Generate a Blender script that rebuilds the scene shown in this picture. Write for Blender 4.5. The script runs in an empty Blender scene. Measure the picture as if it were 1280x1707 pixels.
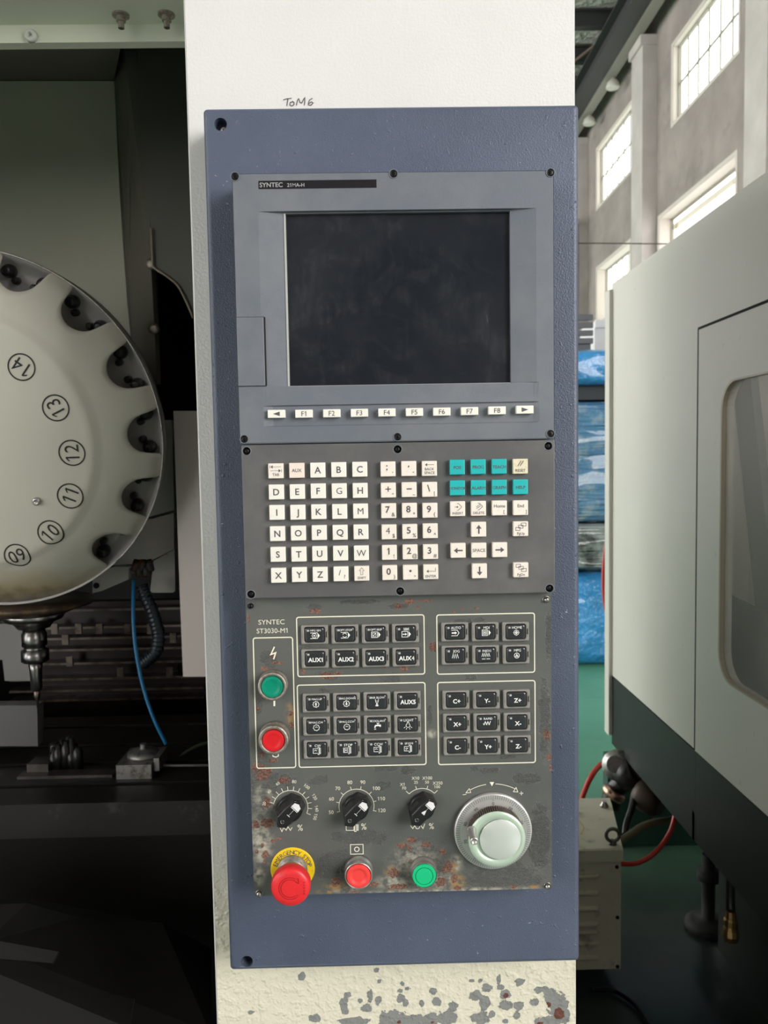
import bpy, math, random
from mathutils import Vector, Matrix, noise
random.seed(7)
C = bpy.context.scene.collection
SC = bpy.context.scene
PI = math.pi

# ---------------------------------------------------------------- camera
F = 1320.0
CH = 1.5                                    # lens height over the floor
_p, _y, _r = math.radians(3.8127), math.radians(0.8576), math.radians(-0.98957)
FW = Vector((math.sin(_y)*math.cos(_p), math.cos(_y)*math.cos(_p), -math.sin(_p)))
_ri = Vector((math.cos(_y), -math.sin(_y), 0))
_up = _ri.cross(FW)
RI = math.cos(_r)*_ri + math.sin(_r)*_up
UP = -math.sin(_r)*_ri + math.cos(_r)*_up
EYE = Vector((0, 0, CH))
cam = bpy.data.cameras.new('camera')
camo = bpy.data.objects.new('camera', cam); C.objects.link(camo)
m = Matrix.Identity(4)
for i in range(3):
    m[i][0] = RI[i]; m[i][1] = UP[i]; m[i][2] = -FW[i]; m[i][3] = EYE[i]
camo.matrix_world = m
cam.sensor_fit = 'VERTICAL'; cam.sensor_height = 24; cam.lens = 24*F/1707
cam.clip_start = 0.02; cam.clip_end = 200
cam.dof.use_dof = True; cam.dof.focus_distance = 0.77; cam.dof.aperture_fstop = 9
SC.camera = camo
# ---------------------------------------------------------------- light
w = bpy.data.worlds.new('sky'); SC.world = w; w.use_nodes = True
bg = w.node_tree.nodes['Background']
bg.inputs['Color'].default_value = (1.0, 0.985, 0.965, 1)
bg.inputs['Strength'].default_value = 4.0
def area(name, loc, target, sx, sy, power, col=(1, 1, 1)):
    l = bpy.data.lights.new(name, 'AREA'); l.shape = 'RECTANGLE'; l.size = sx; l.size_y = sy
    l.energy = power; l.color = col
    o = bpy.data.objects.new(name, l); C.objects.link(o); o.location = loc
    o.rotation_euler = (Vector(target)-Vector(loc)).to_track_quat('-Z', 'Y').to_euler()
    return o
area('daylight_side_door', (3.9, -3.0, 3.0), (0, 0.8, 1.4), 2.6, 3.0, 370, (1, 0.975, 0.955))
SC.view_settings.view_transform = 'Standard'; SC.view_settings.look = 'None'
SC.view_settings.exposure = 0.0; SC.view_settings.gamma = 1.0
SC.view_settings.use_curve_mapping = False

# ---------------------------------------------------------------- measuring: a pixel of the 1280x1707 frame on a plane of the room
def ray(px, py): return FW + (px-640)/F*RI - (py-853.5)/F*UP
def P(px, py, d): r = ray(px, py); return EYE + r*(d/r.y)
def PX(px, py, X): r = ray(px, py); return EYE + r*(X/r.x)
def PZ(px, py, Z): r = ray(px, py); return EYE + r*((Z-CH)/r.z)
def V(*a): return Vector(a)

# ---------------------------------------------------------------- materials
def S(r, g, b):
    f = lambda c: (c/255/12.92) if c/255 <= .04045 else ((c/255+.055)/1.055)**2.4
    return (f(r), f(g), f(b))
class NT:
    def __init__(s, m): s.t = m.node_tree; s.b = s.t.nodes['Principled BSDF']; s._c = None
    def n(s, typ, **kw):
        x = s.t.nodes.new(typ)
        for k, v in kw.items():
            if k in x.inputs: x.inputs[k].default_value = v
            else: setattr(x, k, v)
        return x
    def l(s, a, b): s.t.links.new(a, b)
    def co(s):
        if not s._c: s._c = s.n('ShaderNodeTexCoord').outputs['Object']
        return s._c
    def noise(s, scale, detail=3, rough=.55, stretch=None, dist=0):
        x = s.n('ShaderNodeTexNoise'); x.inputs['Scale'].default_value = scale
        x.inputs['Detail'].default_value = detail; x.inputs['Roughness'].default_value = rough
        x.inputs['Distortion'].default_value = dist
        c = s.co()
        if stretch:
            mp = s.n('ShaderNodeMapping'); mp.inputs['Scale'].default_value = stretch; s.l(c, mp.inputs[0]); c = mp.outputs[0]
        s.l(c, x.inputs['Vector']); return x.outputs['Fac']
    def ramp(s, fac, lo, hi, a=0., b=1.):
        x = s.n('ShaderNodeMapRange'); x.inputs[1].default_value = lo; x.inputs[2].default_value = hi
        x.inputs[3].default_value = a; x.inputs[4].default_value = b; s.l(fac, x.inputs[0]); return x.outputs[0]
    def mix(s, fac, a, b):
        x = s.n('ShaderNodeMix', data_type='RGBA')
        for inp, v in ((0, fac), (6, a), (7, b)):
            if isinstance(v, (tuple, float, int)): x.inputs[inp].default_value = v if inp == 0 else (*v[:3], 1)
            else: s.l(v, x.inputs[inp])
        return x.outputs[2]
    def math(s, op, a, b=0.0):
        x = s.n('ShaderNodeMath', operation=op)
        for i, v in ((0, a), (1, b)):
            if isinstance(v, (float, int)): x.inputs[i].default_value = v
            else: s.l(v, x.inputs[i])
        return x.outputs[0]
    def attr(s, name): return s.n('ShaderNodeAttribute', attribute_name=name).outputs['Fac']
    def bump(s, h, dist, strength=1.0):
        x = s.n('ShaderNodeBump'); x.inputs['Strength'].default_value = strength; x.inputs['Distance'].default_value = dist
        s.l(h, x.inputs['Height'])
        if s.b.inputs['Normal'].is_linked: s.l(s.b.inputs['Normal'].links[0].from_socket, x.inputs['Normal'])
        s.l(x.outputs[0], s.b.inputs['Normal'])
def mat(name, col, rough=.5, metal=0., bump=None, var=None, dirt=None, coat=0, spec=.5, emit=None):
    """bump=(scale, metres); var=(scale, amount) light mottling; dirt=(scale, colour, lo, hi)"""
    m = bpy.data.materials.new(name); m.use_nodes = True
    n = NT(m); b = n.b
    b.inputs['Base Color'].default_value = (*col, 1); b.inputs['Roughness'].default_value = rough
    b.inputs['Metallic'].default_value = metal; b.inputs['Specular IOR Level'].default_value = spec
    b.inputs['Coat Weight'].default_value = coat
    c = None
    if var:
        c = n.mix(n.ramp(n.noise(var[0], 4), .3, .7), tuple(x*(1-var[1]) for x in col), tuple(min(1, x*(1+var[1])) for x in col))
    if dirt:
        c = n.mix(n.ramp(n.noise(dirt[0], 6, .65), dirt[2], dirt[3]), c if c else col, dirt[1])
    if c: n.l(c, b.inputs['Base Color'])
    if bump: n.bump(n.noise(bump[0], 2), bump[1])
    if emit: b.inputs['Emission Color'].default_value = (*col, 1); b.inputs['Emission Strength'].default_value = emit
    m['n'] = 1
    return m

# ---------------------------------------------------------------- mesh building
class MB:
    def __init__(s): s.v = []; s.f = []; s.mi = []; s.sm = []; s.mats = []; s.attrs = {}
    def m(s, material):
        if material not in s.mats: s.mats.append(material)
        return s.mats.index(material)
    def add(s, vs, fs, mi=0, smooth=False):
        o = len(s.v); s.v += [Vector(x) for x in vs]
        for f in fs: s.f.append([i+o for i in f]); s.mi.append(mi); s.sm.append(smooth)
        return s
    def quad(s, a, b, c, d, mi=0): return s.add([a, b, c, d], [(0, 1, 2, 3)], mi)
    def box(s, a, b, mi=0):
        x0, x1 = sorted((a[0], b[0])); y0, y1 = sorted((a[1], b[1])); z0, z1 = sorted((a[2], b[2]))
        vs = [(x, y, z) for z in (z0, z1) for y in (y0, y1) for x in (x0, x1)]
        return s.add(vs, [(0, 2, 3, 1), (4, 5, 7, 6), (0, 1, 5, 4), (2, 6, 7, 3), (0, 4, 6, 2), (1, 3, 7, 5)], mi)
    def loft(s, loops, mi=0, cap0=True, cap1=True, smooth=False, closed=True):
        n = len(loops[0]); vs = [p for l in loops for p in l]; fs = []
        for k in range(len(loops)-1):
            for i in range(n if closed else n-1):
                j = (i+1) % n
                fs.append((k*n+i, k*n+j, (k+1)*n+j, (k+1)*n+i))
        s.add(vs, fs, mi, smooth)
        o = len(s.v)-len(vs)
        if cap0: s.f.append([o+i for i in reversed(range(n))]); s.mi.append(mi); s.sm.append(False)
        if cap1: s.f.append([o+(len(loops)-1)*n+i for i in range(n)]); s.mi.append(mi); s.sm.append(False)
        return s
    def rbox(s, x0, x1, z0, z1, yb, yf, r=.001, b=.0005, n=3, mi=0):
        """plate facing -Y with rounded corners r and front chamfer b; yb back, yf front"""
        def loop(y, ins):
            rr = max(r-ins, 1e-5); L = []
            for cx, cz, a0 in ((x1-ins-rr, z1-ins-rr, 0), (x0+ins+rr, z1-ins-rr, 90), (x0+ins+rr, z0+ins+rr, 180), (x1-ins-rr, z0+ins+rr, 270)):
                for k in range(n+1):
                    a = math.radians(a0+90*k/n); L.append(V(cx+rr*math.cos(a), y, cz+rr*math.sin(a)))
            return L
        lo = [loop(yb, 0), loop(yf+b, 0), loop(yf+b*.3, b*.3), loop(yf, b)] if b > 0 else [loop(yb, 0), loop(yf, 0)]
        return s.loft(lo, mi)
    def lathe(s, o, prof, ax=(0, -1, 0), n=32, mi=0, smooth=True, cap0=True, cap1=True, rfun=None):
        """prof: (radius, height along ax)"""
        ax = Vector(ax).normalized(); u = ax.orthogonal().normalized(); w = ax.cross(u); o = Vector(o)
        L = [[o+ax*h+(u*math.cos(2*PI*i/n)+w*math.sin(2*PI*i/n))*(r if not rfun else rfun(r, i, n, h)) for i in range(n)] for r, h in prof]
        return s.loft(L, mi, cap0, cap1, smooth)
    def tube(s, pts, r, n=8, mi=0, sub=4):
        pts = [Vector(p) for p in pts]
        if sub > 1 and len(pts) > 2:
            q = []
            for i in range(len(pts)-1):
                a = pts[max(i-1, 0)]; b = pts[i]; c = pts[i+1]; d = pts[min(i+2, len(pts)-1)]
                for k in range(sub):
                    t = k/sub
                    q.append(.5*((2*b)+(c-a)*t+(2*a-5*b+4*c-d)*t*t+(3*b-a-3*c+d)*t**3))
            q.append(pts[-1]); pts = q
        L = []; u = None
        for i, p in enumerate(pts):
            t = (pts[min(i+1, len(pts)-1)]-pts[max(i-1, 0)]).normalized()
            u = t.orthogonal().normalized() if u is None else (u-t*u.dot(t)).normalized()
            w = t.cross(u); rr = r(i/(len(pts)-1)) if callable(r) else r
            L.append([p+(u*math.cos(2*PI*k/n)+w*math.sin(2*PI*k/n))*rr for k in range(n)])
        return s.loft(L, mi, smooth=True)
    def slab(s, pts, off, mi=0):
        """polygon pts given thickness by vector off"""
        a = [Vector(p) for p in pts]; b = [p+Vector(off) for p in a]
        return s.loft([a, b], mi)
    def grid(s, xs, ys, fn, mi=0, smooth=False):
        o = len(s.v); nx = len(xs); ny = len(ys)
        s.v += [Vector(fn(x, y)) for y in ys for x in xs]
        for j in range(ny-1):
            for i in range(nx-1):
                s.f.append([o+j*nx+i, o+j*nx+i+1, o+(j+1)*nx+i+1, o+(j+1)*nx+i]); s.mi.append(mi); s.sm.append(smooth)
        return s
    def stroke(s, pts, w, fn, mi=0, closed=False):
        """flat line of width w through 2D points; fn maps 2D to 3D"""
        n = len(pts); pts = [Vector((p[0], p[1])) for p in pts]; L = []; R = []
        for i in range(n):
            a = pts[(i-1) % n] if (closed or i > 0) else pts[i]
            c = pts[(i+1) % n] if (closed or i < n-1) else pts[i]
            t1 = (pts[i]-a); t2 = (c-pts[i])
            t1 = t1.normalized() if t1.length > 1e-9 else t2.normalized(); t2 = t2.normalized() if t2.length > 1e-9 else t1
            nn = Vector((-(t1.y+t2.y), t1.x+t2.x))
            nn = nn.normalized() if nn.length > 1e-6 else Vector((-t1.y, t1.x))
            k = max(.4, nn.dot(Vector((-t1.y, t1.x))))
            L.append(pts[i]+nn*(w/2/k)); R.append(pts[i]-nn*(w/2/k))
        o = len(s.v); s.v += [Vector(fn(*p)) for p in L]+[Vector(fn(*p)) for p in R]
        for i in range(n if closed else n-1):
            j = (i+1) % n; s.f.append([o+i, o+n+i, o+n+j, o+j]); s.mi.append(mi); s.sm.append(False)
        return s
    def text(s, t, cx, cy, size, fn, rot=0., mi=0, bold=0., sx=1.):
        vs, fs = textmesh(t, bold); c, si = math.cos(rot), math.sin(rot)
        o = len(s.v)
        for x, y in vs:
            x *= size*sx; y *= size
            s.v.append(Vector(fn(cx+x*c-y*si, cy+x*si+y*c)))
        for f in fs: s.f.append([i+o for i in f]); s.mi.append(mi); s.sm.append(False)
        return s
    def build(s, name, material=None, parent=None, origin=None, attrs=None):
        me = bpy.data.meshes.new(name)
        o = origin if origin is not None else (parent_origin(parent) if parent else Vector((0, 0, 0)))
        me.from_pydata([v-o for v in s.v], [], s.f)
        mats = s.mats if material is None else (material if isinstance(material, (list, tuple)) else [material])
        for x in mats: me.materials.append(x)
        if len(mats) > 1: me.polygons.foreach_set('material_index', s.mi)
        me.polygons.foreach_set('use_smooth', s.sm)
        for k, vals in s.attrs.items():
            a = me.attributes.new(k, 'FLOAT', 'POINT'); a.data.foreach_set('value', vals)
        me.update()
        ob = bpy.data.objects.new(name, me); C.objects.link(ob)
        if parent: ob.parent = parent; ob['_o'] = tuple(parent_origin(parent))
        else: ob.location = o; ob['_o'] = tuple(o)
        return ob
def parent_origin(p): return Vector(p['_o'])
_tc = {}
def textmesh(t, bold=0.):
    """characters as flat triangles, centred, capital height 1"""
    if (t, bold) in _tc: return _tc[(t, bold)]
    def raw(tt, bd):
        cu = bpy.data.curves.new('t', 'FONT'); cu.body = tt; cu.resolution_u = 3; cu.offset = bd; cu.align_x = 'LEFT'
        o = bpy.data.objects.new('t', cu); C.objects.link(o); me = o.to_mesh()
        r = [(v.co.x, v.co.y) for v in me.vertices], [list(p.vertices) for p in me.polygons]
        o.to_mesh_clear(); bpy.data.objects.remove(o); bpy.data.curves.remove(cu); return r
    fragile = bool(set(t) & set('MWG4'))
    if not fragile or bold == 0: vs, fs = raw(t, bold)
    else:                                    # the outline offset breaks M, W, G and 4: set those letters plain
        vs, fs = [], []
        for i, ch in enumerate(t):
            if ch == ' ': continue
            pre, _ = raw(t[:i+1], 0.); cv_, cf = raw(ch, 0. if ch in 'MWG4' else bold)
            dx = max(v[0] for v in pre)-max(v[0] for v in cv_)+(0 if ch in 'MWG4' else bold); n0 = len(vs)
            vs += [(x+dx, y) for x, y in cv_]; fs += [[j+n0 for j in f] for f in cf]
    for i, ch in enumerate(t):               # give the numeral one its flag
        if ch == '1':
            q, _ = raw(t[:i+1], 0.); xr = max(v[0] for v in q); pv = [v for v in q if v[0] > xr-.12]; xl = min(v[0] for v in pv); yt = max(v[1] for v in pv)
            n0 = len(vs); th = .085+bold; vs += [(xl, yt), (xl-.15, yt-.12), (xl-.15, yt-.12-th), (xl, yt-th)]; fs.append([n0, n0+1, n0+2, n0+3])
    if vs:
        x0 = min(v[0] for v in vs); x1 = max(v[0] for v in vs)
        k = 1/.69
        vs = [((x-(x0+x1)/2)*k, (y-.345)*k) for x, y in vs]
    _tc[(t, bold)] = (vs, fs); return _tc[(t, bold)]
def thing(name, label, cat, loc, group=None, kind=None):
    o = bpy.data.objects.new(name, None); C.objects.link(o); o.location = loc
    o.empty_display_size = .05; o['_o'] = tuple(loc)
    if label: o['label'] = label
    if cat: o['category'] = cat
    if group: o['group'] = group
    if kind: o['kind'] = kind
    return o
def tag(o, label, cat, group=None):
    o['label'] = label; o['category'] = cat
    if group: o['group'] = group
    return o
def struct(name, mb, m, origin=None):
    o = mb.build(name, m, origin=origin); o['kind'] = 'structure'; return o
def lab(o, label): o['label'] = label; return o
def cut(ob, mb):
    """cut the shape mb (same frame of reference as ob's mesh) out of ob"""
    c = mb.build('cutter', None, origin=parent_origin(ob))
    md = ob.modifiers.new('cut', 'BOOLEAN'); md.operation = 'DIFFERENCE'; md.object = c; md.solver = 'EXACT'
    return c
_cutters = []
def apply_cuts(pairs):
    bpy.context.view_layer.update(); dg = bpy.context.evaluated_depsgraph_get()
    for ob, c in pairs:
        me = bpy.data.meshes.new_from_object(ob.evaluated_get(dg)); ob['_m'] = 0
        ob.modifiers.clear(); old = ob.data; ob.data = me; me.name = ob.name
        bpy.data.objects.remove(c)
def fnY(d):
    return lambda x, z: (x, d, z)
# ================================================================ materials
M = {}
def textured_paint(name, col, rough, sc, depth, var=.05, extra=None):
    m = mat(name, col, rough, bump=(sc, depth), var=(9, var)); return m
M['screw_black'] = mat('screw_black', (.012, .012, .013), .35, .6)
M['hole'] = mat('hole_dark', (.01, .01, .01), .8)
M['steel'] = mat('steel', (.55, .53, .5), .3, 1, dirt=(60, (.18, .14, .1), .5, .75))
M['chrome'] = mat('satin_chrome', (.62, .60, .58), .35, .9)
M['ink'] = mat('dark_print', (.085, .08, .088), .6)
M['cream_print'] = mat('cream_print', (.80, .77, .62), .6)
M['white_print'] = mat('white_print', (.80, .80, .78), .5)
M['key_ivory'] = mat('key_ivory', (.80, .775, .70), .42, dirt=(300, (.60, .52, .40), .58, .85))
M['key_peach'] = mat('key_peach', (.80, .69, .60), .42, dirt=(300, (.60, .48, .36), .6, .85))
M['key_cream'] = mat('key_cream', (.80, .73, .65), .42, dirt=(300, (.58, .48, .36), .58, .85))
M['key_yellow'] = mat('key_yellowed', (.72, .66, .48), .45, dirt=(400, (.45, .36, .2), .5, .8))
M['key_teal'] = mat('key_teal', (.012, .42, .42), .4)
M['module'] = mat('module_plastic', (.130, .146, .172), .42, bump=(900, .00012), dirt=(14, (.175, .185, .20), .45, .75))
M['keyboard'] = mat('keyboard_plastic', (.092, .091, .092), .42, bump=(900, .0001), dirt=(12, (.14, .135, .13), .45, .75))
M['btn_frame'] = mat('button_frame_plastic', (.245, .235, .215), .38, dirt=(150, (.12, .10, .08), .5, .8))
M['btn_cap'] = mat('button_cap_black', (.028, .03, .033), .22, coat=.3)
M['led'] = mat('led_window', (.45, .45, .42), .3)
M['knob_black'] = mat('knob_black', (.012, .012, .013), .35)
M['worn_collar'] = mat('worn_collar', (.40, .36, .32), .48, .8, bump=(700, .0002), dirt=(300, (.18, .14, .10), .45, .75))

# housing: blue paint with orange peel, pits and grime
m = mat('blue_console_paint', (.092, .112, .168), .42); n = NT(m)
c = n.mix(n.ramp(n.noise(7, 5), .35, .7), (.064, .080, .122), (.086, .105, .155))
c = n.mix(n.math('MULTIPLY', n.attr('grime'), n.ramp(n.noise(70, 5), .35, .6)), c, (.085, .065, .05))
sp = n.math('MULTIPLY', n.ramp(n.noise(260, 2), .73, .76), n.ramp(n.noise(12, 2), .45, .6))
c = n.mix(sp, c, (.42, .43, .45)); n.l(c, n.b.inputs['Base Color'])
n.bump(n.noise(650, 2), .00045); n.bump(n.ramp(n.noise(180, 2), .66, .8), .0006)
M['housing'] = m
# pillar: cream enamel, chips down to grey primer and rust (mask carried on the mesh)
m = mat('cream_enamel', (.73, .72, .67), .38); n = NT(m)
base = n.mix(n.ramp(n.noise(3, 4), .35, .7), (.66, .655, .63), (.71, .705, .69))
base = n.mix(n.math('MULTIPLY', n.attr('yellowed'), .8), base, (.70, .66, .50))
nz = n.noise(150, 4, .6); chip = n.ramp(n.math('ADD', n.attr('chip'), n.math('MULTIPLY', n.math('SUBTRACT', nz, .5), 1.7)), .49, .51)
chip = n.math('MULTIPLY', chip, n.ramp(n.attr('chip'), .02, .06))
prim = n.mix(n.ramp(n.math('ADD', n.attr('rust'), n.math('SUBTRACT', n.noise(200, 3), .5)), .55, .6), (.22, .225, .215), (.12, .045, .03))
n.l(n.mix(chip, base, prim), n.b.inputs['Base Color'])
n.l(n.ramp(chip, 0, 1, .38, .7), n.b.inputs['Roughness'])
n.bump(n.noise(330, 2), .0005); n.bump(n.math('MULTIPLY', n.attr('blister'), n.ramp(n.noise(95, 2), .45, .85)), .0020); n.bump(chip, -.0008)
M['pillar'] = m
# button plate: grey green enamel, blistered and rusted
m = mat('worn_plate_enamel', (.15, .155, .142), .42); n = NT(m)
bmask = n.ramp(n.math('ADD', n.attr('blister'), n.math('MULTIPLY', n.math('SUBTRACT', n.noise(75, 4, .6), .5), 2.0)), .35, .75)
nf = n.math('SUBTRACT', n.noise(330, 5, .6), .5)
base = n.mix(n.ramp(n.noise(12, 4), .3, .7), (.088, .093, .087), (.112, .115, .106))
base = n.mix(n.math('MULTIPLY', n.attr('bare'), n.ramp(n.noise(160, 5), .38, .62)), base, (.40, .38, .31))
base = n.mix(n.math('MULTIPLY', n.attr('ochre'), n.ramp(n.noise(110, 4), .4, .55)), base, (.34, .20, .07))
nl = n.math('SUBTRACT', n.noise(110, 4, .6), .5)
rm = n.ramp(n.math('ADD', n.attr('rust'), n.math('ADD', n.math('MULTIPLY', nf, 1.5), n.math('MULTIPLY', nl, 1.8))), .50, .58)
rc = n.mix(n.ramp(n.noise(500, 4), .4, .6), (.105, .048, .036), (.25, .135, .095))
base = n.mix(rm, base, rc); n.l(base, n.b.inputs['Base Color'])
n.l(n.ramp(rm, 0, 1, .40, .8), n.b.inputs['Roughness'])
n.bump(n.math('MULTIPLY', bmask, n.math('SUBTRACT', n.noise(340, 5, .65, dist=1.5), .5)), .0028); n.bump(n.noise(900, 2), .0001)
M['plate'] = m
# screen: dark glass with smudges
m = mat('screen_glass', (.018, .021, .028), .1, spec=.45); n = NT(m)
sm = n.math('MULTIPLY', n.ramp(n.noise(22, 6, .62, dist=1.5), .46, .85), n.ramp(n.noise(160, 4, stretch=(1, 1, .25)), .3, .7))
ed = n.ramp(n.noise(9, 3), .42, .7)
n.l(n.mix(n.math('ADD', n.math('MULTIPLY', sm, .14), n.math('MULTIPLY', ed, .05)), (.010, .013, .018), (.20, .21, .215)), n.b.inputs['Base Color'])
n.l(n.ramp(sm, 0, 1, .12, .5), n.b.inputs['Roughness'])
M['screen'] = m

def smooth(x): x = max(0, min(1, x)); return x*x*(3-2*x)
def blobf(bl, x, z, jit=0.0):
    v = 0
    for bx, bz, rx, rz in bl:
        dx = (x-bx)/rx; dz = (z-bz)/rz; q = dx*dx+dz*dz
        if q < (1.6 if not jit else (1+jit)**2): v = max(v, smooth(1.25-math.sqrt(q))) if not jit else max(v, smooth((1+jit-math.sqrt(q))/(2*jit)))
    return v
def blobs(L, d):
    o = []
    for t in L:
        p = P(t[0], t[1], d); rx = t[2]*d/F; rz = (t[3] if len(t) > 3 else t[2])*d/F
        o.append((p.x, p.z, rx, rz))
    return o
D0, YH, YP = .76, .800, .852
px = D0/F                                                # metres per pixel on the module plane
def seq(a, b, step): k = max(1, round(abs(b-a)/step)); return [a+(b-a)*i/k for i in range(k+1)]

# ================================================================ cream pillar
pl = P(344, 1100, YP).x; pr = P(958, 800, YP).x
org = V((pl+pr)/2, YP, 0.0)
t = thing('machine_pillar', 'cream enamelled steel pillar carrying the blue operator console, chipped at the bottom', 'machine column', org)
zc = P(640, 1600, YP).z; zb = P(640, 1780, YP).z
chips = blobs([(503, 1628, 7, 8), (418, 1687, 5, 4), (579, 1659, 6), (573, 1674, 8, 11), (575, 1688, 6, 5), (600, 1669, 5), (616, 1660, 5, 12),
    (630, 1668, 6, 8), (611, 1680, 9, 8), (525, 1697, 11, 8), (590, 1703, 26, 8), (655, 1700, 26, 18), (700, 1704, 36, 14), (720, 1697, 12, 10),
    (667, 1652, 5), (671, 1640, 4), (679, 1648, 4), (627, 1617, 5, 4), (632, 1636, 4), (722, 1652, 7, 6), (728, 1670, 8, 9), (755, 1678, 8, 9), (703, 1673, 4, 7),
    (786, 1635, 6, 3), (800, 1634, 4), (811, 1647, 10, 8), (831, 1633, 4, 9), (834, 1646, 7, 6), (842, 1658, 10, 9), (793, 1660, 12, 9),
    (808, 1672, 10, 14), (800, 1698, 16, 12), (843, 1676, 13, 9), (864, 1677, 9, 9), (866, 1637, 9, 7), (820, 1690, 6, 7), (860, 1693, 7, 7), (842, 1702, 6, 4),
    (897, 1650, 8, 6), (909, 1650, 7, 7), (918, 1660, 13, 14), (890, 1670, 9, 7), (930, 1676, 18, 22), (915, 1704, 24, 12), (942, 1692, 8, 16),
    (668, 1665, 7, 8), (675, 1671, 6, 7), (745, 1697, 18, 14)], YP)
rusts = blobs([(932, 1690, 14, 15), (913, 1675, 9, 7), (843, 1659, 7, 7), (900, 1706, 9, 5), (720, 1704, 6, 4), (665, 1704, 6, 4)], YP)
xs = seq(pl, pr, .0022); zs = seq(0, zb, .05)[:-1]+seq(zb, zc, .0022)[:-1]+seq(zc, 2.35, .06)
g = MB(); g.grid(xs, zs, lambda x, z: (x, YP, z))
at = {'chip': [], 'rust': [], 'blister': [], 'yellowed': []}
for v in g.v:
    if v.z > zc+.001 or v.z < zb-.001: at['chip'].append(0); at['rust'].append(0)
    else: at['chip'].append(blobf(chips, v.x, v.z, .7)); at['rust'].append(blobf(rusts, v.x, v.z))
    k = smooth((1.13-v.z)/.15); at['blister'].append(k*.9+.03); at['yellowed'].append(k)
n0 = len(g.v); r = .006
g.loft([[V(pl, YP, 0), V(pl, YP, 2.35)], [V(pl-r*.3, YP+r*.3, 0), V(pl-r*.3, YP+r*.3, 2.35)], [V(pl-r*.45, YP+r, 0), V(pl-r*.45, YP+r, 2.35)], [V(pl-r*.45, YP+.30, 0), V(pl-r*.45, YP+.30, 2.35)],
        [V(pr+.001, YP+.30, 0), V(pr+.001, YP+.30, 2.35)], [V(pr+.001, YP+.002, 0), V(pr+.001, YP+.002, 2.35)], [V(pr, YP, 0), V(pr, YP, 2.35)]], closed=False, cap0=False, cap1=False)
g.quad(V(pl, YP, 2.35), V(pr, YP, 2.35), V(pr, YP+.3, 2.35), V(pl, YP+.3, 2.35))
for k in at: at[k] += [0]*(len(g.v)-n0)
g.attrs = at
g.build('body', M['pillar'], t)
# felt pen note over the console
hw = MB(); f = fnY(YP-.0004)
def H(*pts): hw.stroke([(P(a, b, YP).x, P(a, b, YP).z) for a, b in pts], .0009, f)
H((472, 167), (478, 165), (486, 164)); H((480, 165), (479, 171), (478, 177))
H((488, 170), (484, 171), (483, 175), (486, 177), (490, 175), (490, 171), (487, 169))
H((494, 176), (496, 167), (498, 165), (500, 171), (503, 172), (506, 166), (508, 163), (508, 170), (507, 176))
H((521, 164), (516, 167), (514, 172), (514, 175), (518, 176), (522, 172), (519, 170), (515, 173))
lab(hw.build('handwriting', M['ink'], t), 'short black felt pen note')

# ================================================================ blue console housing
hx0 = P(361, 900, YH).x-.0005; hx1 = P(966, 900, YH).x; hz1 = P(650, 176, YH).z; hz0 = P(670, 1612, YH).z
org = V((hx0+hx1)/2, YP, hz0)
t = thing('console_housing', 'blue grey painted steel console box fixed on the cream pillar', 'control cabinet', org)
g = MB(); R = .0055
xs = [hx0+R]+seq(hx0+R, hx1-R, .004)[1:]; zs = [hz0+R]+seq(hz0+R, hz1-R, .004)[1:]
grime = blobs([(352, 300, 14, 90), (372, 270, 22, 40), (350, 430, 10, 80), (370, 1150, 22, 90), (368, 1280, 20, 90), (372, 1060, 20, 40), (700, 1500, 60, 22), (860, 260, 20, 20)], YH)
def rim(ins, y):
    L = []
    rr = max(.004-ins*.5, .0012)
    for cx, cz, a0 in ((hx1-ins-rr, hz1-ins-rr, 0), (hx0+ins+rr, hz1-ins-rr, 90), (hx0+ins+rr, hz0+ins+rr, 180), (hx1-ins-rr, hz0+ins+rr, 270)):
        for k in range(6): a = math.radians(a0+18*k); L.append(V(cx+rr*math.cos(a), y, cz+rr*math.sin(a)))
    return L
prof = [(0, YP), (0, YH+R)]+[(R*(1-math.cos(a)), YH+R*(1-math.sin(a))) for a in [math.radians(q) for q in (15, 30, 45, 60, 75, 90)]]
g.loft([rim(i, y) for i, y in prof], smooth=True, cap1=True)
me = g
hb = me.build('body', M['housing'], t)
holes = [(372, 217), (415, 1589)]
cm = MB()
for a, b in holes: cm.lathe(P(a, b, YH+.014), [(.0062, 0), (.0062, .03)], n=28, smooth=False)
pairs = [(hb, cut(hb, cm))]
for k, (a, b) in enumerate(holes):
    g = MB(); p = P(a, b, YH)
    g.lathe(V(p.x+.0004, YH+.0137, p.z-.0004), [(.0058, 0), (.0058, .006), (.0042, .0062), (.0042, .0115), (.0036, .0125), (.0018, .0125), (.0016, .009)], n=24)
    lab(g.build('cap_screw', mat('oily_screw', (.20, .17, .15), .4, .7), t), 'oily socket head screw sunk in a round hole')

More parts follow.
